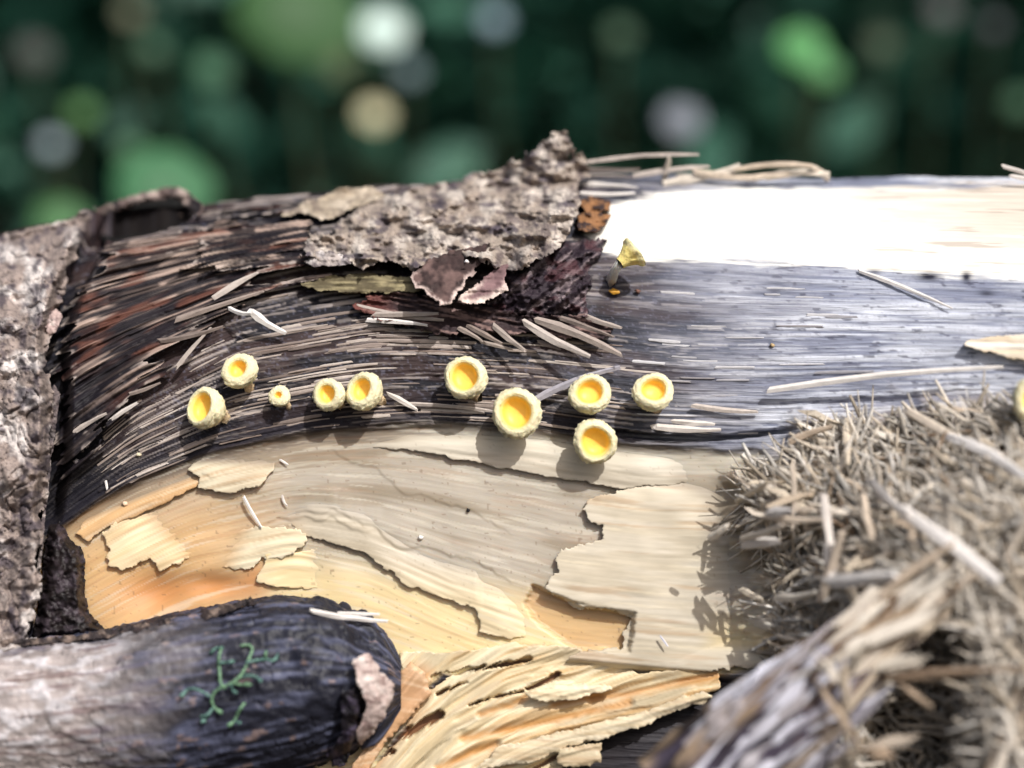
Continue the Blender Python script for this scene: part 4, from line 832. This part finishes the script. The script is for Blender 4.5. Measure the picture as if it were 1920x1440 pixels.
# ================================================================== CUP FUNGI
PROF_OUT = [(0.22, -0.86), (0.40, -0.80), (0.64, -0.64), (0.84, -0.38), (0.96, -0.08), (1.0, 0.16), (0.97, 0.36), (0.88, 0.50), (0.77, 0.55), (0.665, 0.50)]
def fungus(cx, cy, rpx, ox, oy, label, opening=0.56, liftmm=None, stalk=None, seed=0):
    r = random.Random(seed); Rm = rpx / 24.0
    lift_ = liftmm if liftmm else 1.1 * Rm + 0.35
    d0 = float(depth(np.array([float(cx)]), np.array([float(cy)]))[0])
    dC = d0 - lift_
    Cw = PT(cx, cy, dC)
    sx = max(-0.85, min(0.85, ox / (0.72 * rpx))); sy = max(-0.85, min(0.85, oy / (0.72 * rpx)))
    sb = math.sqrt(max(0.15, 1 - sx * sx - sy * sy))
    ax = Vector(sx * RT - sy * UP - sb * FW).normalized()
    q = ax.to_track_quat('Z', 'Y'); Rmm = Rm * MM
    sxp, syp = stalk or (cx + 0.25 * rpx, cy + 0.2 * rpx)
    base = PT(sxp, syp, float(depth(np.array([float(sxp)]), np.array([float(syp)]))[0]) + 0.25)
    root = empty('cup_fungus', base, label, 'fungus', 'yellow cup fungi on the log')
    n = 56; prof = []
    for (a, b), (a2, b2) in zip(PROF_OUT[:-1], PROF_OUT[1:]):
        for k in range(3): prof.append((a + (a2 - a) * k / 3, b + (b2 - b) * k / 3))
    prof.append(PROF_OUT[-1])
    sO = 0.93 * opening / 0.56
    V = []; cols = []; m = len(prof); phs = [r.uniform(0, 6) for _ in range(4)]; squash = r.uniform(0.92, 1.0); sqa = r.uniform(0, 3)
    J = np.arange(n); 
    for i, (a, b) in enumerate(prof):
        if i > m - 10: a = a * (1 + (sO - 1) * (i - (m - 10)) / 9)
        tuft = np.clip((b + 0.75) / 0.5, 0, 1) * np.clip((0.60 - b) / 0.35, 0.06, 1)
        for j in range(n):
            g = 2 * math.pi * j / n
            rib = abs(math.sin(g * 11 + phs[0] + 1.1 * math.sin(5 * b + phs[1] + 2 * g))) ** 0.6 - 0.6
            nn = float(_h(np.array([j // 2 + i * 91.0]), np.array([i // 2 + 0.0]), seed)[0])
            f = 1 + tuft * (0.06 * rib + 0.07 * nn) + 0.03 * math.sin(2 * g + phs[2]) + 0.025 * math.sin(3 * g + phs[3])
            bb = b + tuft * 0.06 * nn * (b > -0.3) + 0.04 * math.sin(2 * g + phs[3]) * (b > 0.2)
            V.append(Vector((a * f * math.cos(g), a * f * math.sin(g), bb)))
            k = min(1, max(0, (b + 0.9) / 1.0)) ; w_ = 0.5 + 0.5 * rib + 0.3 * nn
            cc = mixc(np.array([.92, .63, .25]), np.array([.93, .76, .50]), np.array(min(1, max(0, 0.25 + 0.65 * k + 0.25 * w_))))
            if i >= m - 3: cc = mixc(cc, np.array([.92, .70, .28]), np.array(0.5))
            cols.append(np.minimum(cc, 0.84))
    W = [Vector(Cw) + q @ (v * Rmm) for v in V]
    Fc = [(i * n + j, i * n + (j + 1) % n, (i + 1) * n + (j + 1) % n, (i + 1) * n + j) for i in range(m - 1) for j in range(n)]
    cup_ = mk('cup', [tuple(v) for v in W], Fc, M['cup'], root, np.array(cols))
    # lining
    pin = [(0.665, 0.50), (0.60, 0.40), (0.575, 0.32), (0.55, 0.20), (0.48, 0.10), (0.34, 0.03), (0.17, 0.0), (0.0, -0.01)]
    V = []; cols = []
    for i, (a, b) in enumerate(pin):
        a *= sO
        for j in range(n):
            g = 2 * math.pi * j / n; f = 1 + 0.03 * math.sin(2 * g + phs[2]) + 0.025 * math.sin(3 * g + phs[3])
            V.append(Vector((a * f * math.cos(g), a * f * math.sin(g), b + 0.04 * math.sin(2 * g + phs[3]) * (b > 0.2))))
            cols.append(np.array([.95, .61, .11]) if i > 1 else np.array([.94, .70, .24]))
    W = [Vector(Cw) + q @ (v * Rmm) for v in V]
    Fc = [(i * n + j, i * n + (j + 1) % n, (i + 1) * n + (j + 1) % n, (i + 1) * n + j) for i in range(len(pin) - 1) for j in range(n)]
    mk('lining', [tuple(v) for v in W], Fc, M['hym'], cup_, np.array(cols))
    # stalk
    top = Vector(Cw) - ax * (0.74 * Rmm); b0 = Vector(base); mid = b0.lerp(top, 0.5) + Vector((0, 0, 0.0001))
    pts = [b0, b0.lerp(mid, 0.5), mid, mid.lerp(top, 0.5), top]
    V, Fc = rod(pts, [Rmm * 0.34, Rmm * 0.27, Rmm * 0.25, Rmm * 0.27, Rmm * 0.42], 1.0, 12, seed, 0.06)
    mk('stalk', V, Fc, M['cup'], root, np.tile(A(226, 196, 150), (len(V), 1)))
    return root
fungus(389, 767, 37, -14, -7, 'yellow cup with its side wall showing, nearest the torn inner bark', 0.64, stalk=(424, 786), seed=1)
fungus(451, 697, 33, -5, -9, 'yellow cup with small mouth, nearest the white fluffy sliver', 0.47, stalk=(468, 730), seed=2)
fungus(525, 744, 20, -3, -5, 'smallest yellow cup with pinhole mouth, standing alone', 0.30, stalk=(544, 766), seed=3)
fungus(619, 741, 30, -8, -4, 'smaller yellow cup of the touching pair', 0.52, stalk=(640, 762), seed=4)
fungus(685, 735, 35, -11, -8, 'bigger yellow cup of the touching pair, beside the short cream sliver', 0.54, stalk=(716, 752), seed=5)
fungus(875, 710, 39, -7, -6, 'yellow cup directly below the curled bark flakes', 0.62, stalk=(894, 740), seed=6)
fungus(970, 776, 45, -5, -5, 'largest yellow cup, at the lower end of the slanting grey twig', 0.60, stalk=(988, 790), liftmm=2.3, seed=7)
fungus(1106, 741, 37, -2, -9, 'yellow cup touching the slanting grey twig, above another cup', 0.58, stalk=(1118, 760), seed=8)
fungus(1224, 738, 36, 0, -11, 'yellow cup on grey wood, last of the row past the twig', 0.57, stalk=(1232, 768), seed=9)
fungus(1115, 827, 40, 1, 3, 'yellow cup overhanging the pale wood, below another cup', 0.62, stalk=(1120, 826), liftmm=2.2, seed=10)
fungus(1942, 750, 40, -4, -4, 'yellow cup apart from the row, at the top of the torn fibres', 0.58, stalk=(1950, 770), liftmm=3.2, seed=11)
# goblet seen from the side
gb = empty('cup_fungus', PT(1148, 522, float(depth(np.array([1148.0]), np.array([522.0]))[0])), 'yellow goblet fungus with white stalk seen from the side beside the white wood', 'fungus', 'yellow cup fungi on the log')
db = float(depth(np.array([1150.0]), np.array([522.0]))[0])
pts = [PT(1146, 526, db - 0.6), PT(1153, 508, db - 1.9), PT(1163, 492, db - 2.9)]
V, Fc = rod(pts, [0.42 * MM, 0.36 * MM, 0.34 * MM], 1, 14, 5, 0.06); mk('stalk', V, Fc, M['cup'], gb, np.tile(np.array([.85, .82, .74]), (len(V), 1)))
c0 = Vector(PT(1162, 494, db - 2.9)); c1 = Vector(PT(1191, 472, db - 2.7)); ax = (c1 - c0); q = ax.to_track_quat('Z', 'Y'); L = ax.length
V = []; n = 36; prof = [(0.30, 0.0), (0.36, 0.2), (0.48, 0.45), (0.62, 0.68), (0.78, 0.86), (0.84, 1.0), (0.78, 1.02), (0.6, 0.8), (0.3, 0.5), (0, 0.42)]
for i, (a, b) in enumerate(prof):
    for j in range(n):
        g = 2 * math.pi * j / n; f = 1 + 0.14 * float(_h(np.array([j // 2 * 1.0]), np.array([i * 1.0]), 4)[0]) * (i < 7) * (0.4 + 0.12 * i)
        V.append(tuple(c0 + q @ Vector((a * f * L * math.cos(g) * 0.95, a * f * L * math.sin(g) * 0.95, b * L))))
Fc = [(i * n + j, i * n + (j + 1) % n, (i + 1) * n + (j + 1) % n, (i + 1) * n + j) for i in range(len(prof) - 1) for j in range(n)]
mk('cup', V, Fc, M['cup'], gb, np.array([np.array([.88, .72, .26]) * (1 - .35 * (k // n > 6)) + np.array([.0, .06, .18]) * (3 < k // n < 7) for k in range(len(V))]))

# ================================================================== BACKGROUND VEGETATION
def leafmat(name, col, tr=0.35, rough=0.35):
    m = bpy.data.materials.new(name); m.use_nodes = True; n = m.node_tree; b = n.nodes['Principled BSDF']; L = n.links.new
    at = n.nodes.new('ShaderNodeAttribute'); at.attribute_name = 'Col'
    L(at.outputs['Color'], b.inputs['Base Color']); b.inputs['Roughness'].default_value = rough
    t = n.nodes.new('ShaderNodeBsdfTranslucent'); L(at.outputs['Color'], t.inputs['Color'])
    mx = n.nodes.new('ShaderNodeMixShader'); mx.inputs[0].default_value = tr
    L(b.outputs[0], mx.inputs[1]); L(t.outputs[0], mx.inputs[2]); L(mx.outputs[0], n.nodes['Material Output'].inputs['Surface']); return m
M['leaf'] = leafmat('leaf', None, rough=0.55); M['shiny'] = leafmat('shiny_leaf', None, tr=0.1, rough=0.28)
M['stem'] = vmat('plant_stem', 0.8, 0.2, 0.3, (60, 60, 60), 0.3)
LEAF = np.array([(0, -.5, 0), (.26, -.18, .05), (.24, .2, .05), (0, .5, -.04), (-.24, .2, .05), (-.26, -.18, .05), (0, 0, -.03)])
LF = np.array([(6, 0, 1), (6, 1, 2), (6, 2, 3), (6, 3, 4), (6, 4, 5), (6, 5, 0)])
def leaves(cen, size, normal_bias=None, col=((.03, .07, .02), (.06, .12, .03)), rg=rng):
    n = len(cen); a = rg.normal(size=(n, 3)); a[:, 2] = np.abs(a[:, 2]) * 1.2 + 0.3
    a /= np.linalg.norm(a, axis=1)[:, None]; t = rg.normal(size=(n, 3)); t -= (t * a).sum(1)[:, None] * a; t /= np.linalg.norm(t, axis=1)[:, None]
    b = np.cross(a, t); sz = size * rg.uniform(0.6, 1.3, n)
    V = cen[:, None] + sz[:, None, None] * (LEAF[None, :, 0, None] * b[:, None] + LEAF[None, :, 1, None] * t[:, None] + LEAF[None, :, 2, None] * a[:, None])
    F = (np.arange(n)[:, None, None] * 7 + LF[None]).reshape(-1, 3)
    k = rg.random((n, 1)); c = np.array(col[0]) + (np.array(col[1]) - np.array(col[0])) * k
    return V.reshape(-1, 3), F, np.repeat(c, 7, 0)
def stemtube(p0, p1, r0, r1, seed):
    p0 = Vector(p0); p1 = Vector(p1); return rod([p0, p0.lerp(p1, .35) + Vector((r0, 0, 0)), p0.lerp(p1, .7) - Vector((r0, 0, 0)), p1], [r0, r0 * .8 + r1 * .2, (r0 + r1) / 2, r1], 1, 8, seed, .08)
BOKEH = [  # photo px, depth mm, leaf size mm, colour (pale tints paint blurred glints), label
    (715, 52, 860, 26, (.66, .85, .78), 'leaf with a painted bright mint glint'), (766, 132, 880, 14, (.2, .3, .33), 'bluish grey leaf below the mint one'), (700, 212, 860, 17, (.62, .58, .34), 'cream yellow leaf'), (925, 34, 900, 15, (.2, .32, .4), 'bluish leaf beside the mint one'),
    (243, 22, 880, 13, (0.231, 0.242, 0.143), 'tan leaf'), (285, 88, 880, 13, (0.077, 0.209, 0.110), 'mid green leaf under the tan one'), (152, 208, 850, 14, (0.110, 0.308, 0.077), 'yellow green leaf'), (95, 268, 850, 12, (0.300, 0.405, 0.450), 'leaf with a painted pale blue glint'),
    (242, 280, 820, 13, (0.066, 0.209, 0.088), 'green leaf above the curled bark rim'), (1500, 85, 700, 21, (0.120, 0.465, 0.135), 'large bright green leaf'), (1545, 130, 700, 15, (0.105, 0.375, 0.120), 'green leaf touching the large bright one'), (1275, 222, 640, 17, (.27, .30, .36), 'leaf with a painted grey white glint'), (1765, 15, 900, 16, (.13, .12, .13), 'grey leaf'),
    (1862, 45, 900, 11, (0.090, 0.100, 0.120), 'dull grey leaf'), (300, 345, 420, 27, (0.033, 0.187, 0.066), 'broad green leaf just behind the curled bark rim'), (110, 410, 420, 15, (0.044, 0.176, 0.044), 'low green leaf just behind the outer bark'), (550, 15, 600, 50, (.02, .11, .012), 'olive green leaf'), (395, 125, 880, 22, (.03, .16, .07), 'dim green leaf'),
    (640, 120, 880, 22, (.08, .12, .03), 'dim olive leaf'), (1160, 60, 900, 16, (0.033, 0.110, 0.044), 'dark green leaf'), (1650, 80, 900, 16, (0.050, 0.080, 0.025), 'dim olive green leaf beside the large bright one'), (1910, 190, 800, 14, (0.028, 0.143, 0.055), 'teal green leaf'), (870, 318, 600, 12, (0.028, 0.143, 0.077), 'small green leaf peeking over the bark slab'), (60, 95, 900, 21, (.05, .06, .05), 'dull brownish leaf')]
half = []
for i, (x, y, d, s, colr, lab) in enumerate(BOKEH):
    p = Vector(PT(x, y, d)); half.append(p)
    g = Vector((p.x + random.uniform(-.02, .02), p.y + .02, gz))
    root = empty('seedling', g, lab + ' on a blurred seedling', 'plant', 'sunlit seedlings in the undergrowth')
    V, Fc = stemtube(g, p, .0016, .0009, i); mk('stem', V, Fc, M['stem'], root, np.tile(np.array([.05, .06, .03]), (len(V), 1)))
    # a cupped rounded leaf, its middle turned half way between the sun and the lens
    nrm = (Vector(SUN).normalized() + (Vector(CAM * MM) - p).normalized()).normalized(); q = nrm.to_track_quat('Z', 'Y')
    V = [tuple(p)]; Fc = []; m = 16
    for k, (rr, zz) in enumerate(((.5, -.04), (1.0, -.16))):
        for j in range(m):
            a = 2 * math.pi * j / m; f = 1 + .12 * math.cos(a) * (k == 1) + .04 * math.sin(5 * a + i)
            V.append(tuple(p + q @ (Vector((rr * f * math.cos(a), rr * f * math.sin(a) * .86, zz)) * s * .5 * MM)))
    Fc = [(0, 1 + j, 1 + (j + 1) % m) for j in range(m)] + [(1 + j, 1 + m + j, 1 + m + (j + 1) % m, 1 + (j + 1) % m) for j in range(m)]
    mk('leaf', V, Fc, M['shiny' if i in (0, 2, 3, 7) else 'leaf'], root, np.tile(np.array(colr), (len(V), 1)))
half.append(Vector((0, 0, 0)))
SUNV = Vector(SUN)
def carve(cen, rad_leaf=0.045, rad_log=0.13):  # drops leaves so sun rays reach the log and the chosen seedlings
    keep = np.ones(len(cen), bool)
    for k, p in enumerate(half):
        r = cen - np.array(p); t = r @ SUN; dist = np.linalg.norm(r - t[:, None] * SUN, axis=1)
        keep &= ~((t > 0.015) & (dist < (rad_log if k == len(half) - 1 else rad_leaf)))
    return cen[keep]
def clear_view(cen, m=0.02):
    """keep other plants from growing in front of the sunlit leaves"""
    keep = np.ones(len(cen), bool); cm = np.array(CAM * MM)
    for p in half[:-1]:
        v = np.array(p) - cm; L = np.linalg.norm(v); v /= L; r = cen - cm; t = r @ v
        keep &= ~((t > 0) & (t < L + 0.01) & (np.linalg.norm(r - t[:, None] * v, axis=1) < m))
    return cen[keep]
# low shrubs
spots = [(-.62, .95), (-.42, 1.25), (-.2, .98), (.02, 1.3), (.2, 1.02), (.42, 1.22), (.60, .92), (-.75, 1.5), (-.1, 1.6), (.35, 1.65), (.8, 1.45), (-.5, 1.9), (.1, 2.0), (.65, 2.1), (-1.0, 2.2), (1.1, 2.1)]
where = ['left of the mint leaf', 'behind the cream yellow leaf', 'behind the bark slab', 'behind the log crest', 'behind the grey white leaf', 'behind the large bright leaf', 'behind the log far end']
for i, (x, y) in enumerate(spots):
    hgt = .34 + .12 * (y - .9) + random.uniform(0, .08); n = 520
    u = rng.normal(size=(n, 3)); u /= np.linalg.norm(u, axis=1)[:, None]; u *= rng.random((n, 1)) ** .4
    cen = np.array([x, y, gz + hgt * .5]) + u * np.array([.24, .2, hgt * .55]); cen = clear_view(carve(cen, 0.035)); cen = cen[cen[:, 2] > gz + .01]
    root = empty('shrub', (x, y, gz), 'dark green blurred shrub in the shaded undergrowth behind the log', 'shrub', 'shaded shrubs behind the log')
    V, Fc = stemtube((x, y, gz), (x + .02, y, gz + hgt * .8), .007, .003, 50 + i); mk('stem', V, Fc, M['stem'], root, np.tile(np.array([.04, .035, .025]), (len(V), 1)))
    v, f, c = leaves(cen, .048, col=((.02, .10, .07), (.06, .20, .13))); mk('crown', v, f, M['leaf'], root, c, smooth=False)
# unseen trees added to shade the undergrowth, crowns carved open for sun rays
for i, (tx_, ty_, x0, x1, y0, y1, n, lab) in enumerate(((1.9, 1.2, -1.1, 2.6, -.35, 2.2, 3700, 'slender out-of-view tree added so its crown shades the undergrowth'), (-2.2, 3.4, -3.0, 3.2, 2.2, 5.0, 3500, 'out-of-view leafy tree farther back added to extend the shade'))):
    cen = np.stack([rng.uniform(x0, x1, n), rng.uniform(y0, y1, n), rng.uniform(.85, 1.35, n)], 1)
    cen = carve(cen, 0.07, 0.16)
    root = empty('tree', (tx_, ty_, gz), lab, 'tree')
    V, Fc = stemtube((tx_, ty_, gz), (tx_ * .9, ty_, 1.6), .05, .02, 90 + i); mk('trunk', V, Fc, M['stem'], root, np.tile(np.array([.06, .05, .04]), (len(V), 1)))
    bm_ = empty('limb_anchor', (0, 0, 0)) if False else None
    for k in range(5):
        e = (random.uniform(x0, x1), random.uniform(max(y0, .2), y1), 1.15); V, Fc = stemtube((tx_ * .95, ty_, 1.0), e, .018, .006, 95 + k); mk('limb', V, Fc, M['stem'], root, np.tile(np.array([.06, .05, .04]), (len(V), 1)))
    v, f, c = leaves(cen, .10, col=((.03, .08, .02), (.06, .13, .03))); mk('crown', v, f, M['leaf'], root, c, smooth=False)
# thicket closing the view
n = 9000
cen = np.stack([rng.uniform(-4, 4, n), rng.uniform(2.6, 3.8, n), gz + rng.random(n) * 1.5], 1)
v, f, c = leaves(cen, .16, col=((.02, .09, .065), (.05, .16, .11)))
tag(mk('thicket', v, f, M['leaf'], None, c, smooth=False), 'dense dark green thicket closing off the blurred background', 'thicket', kind='stuff')
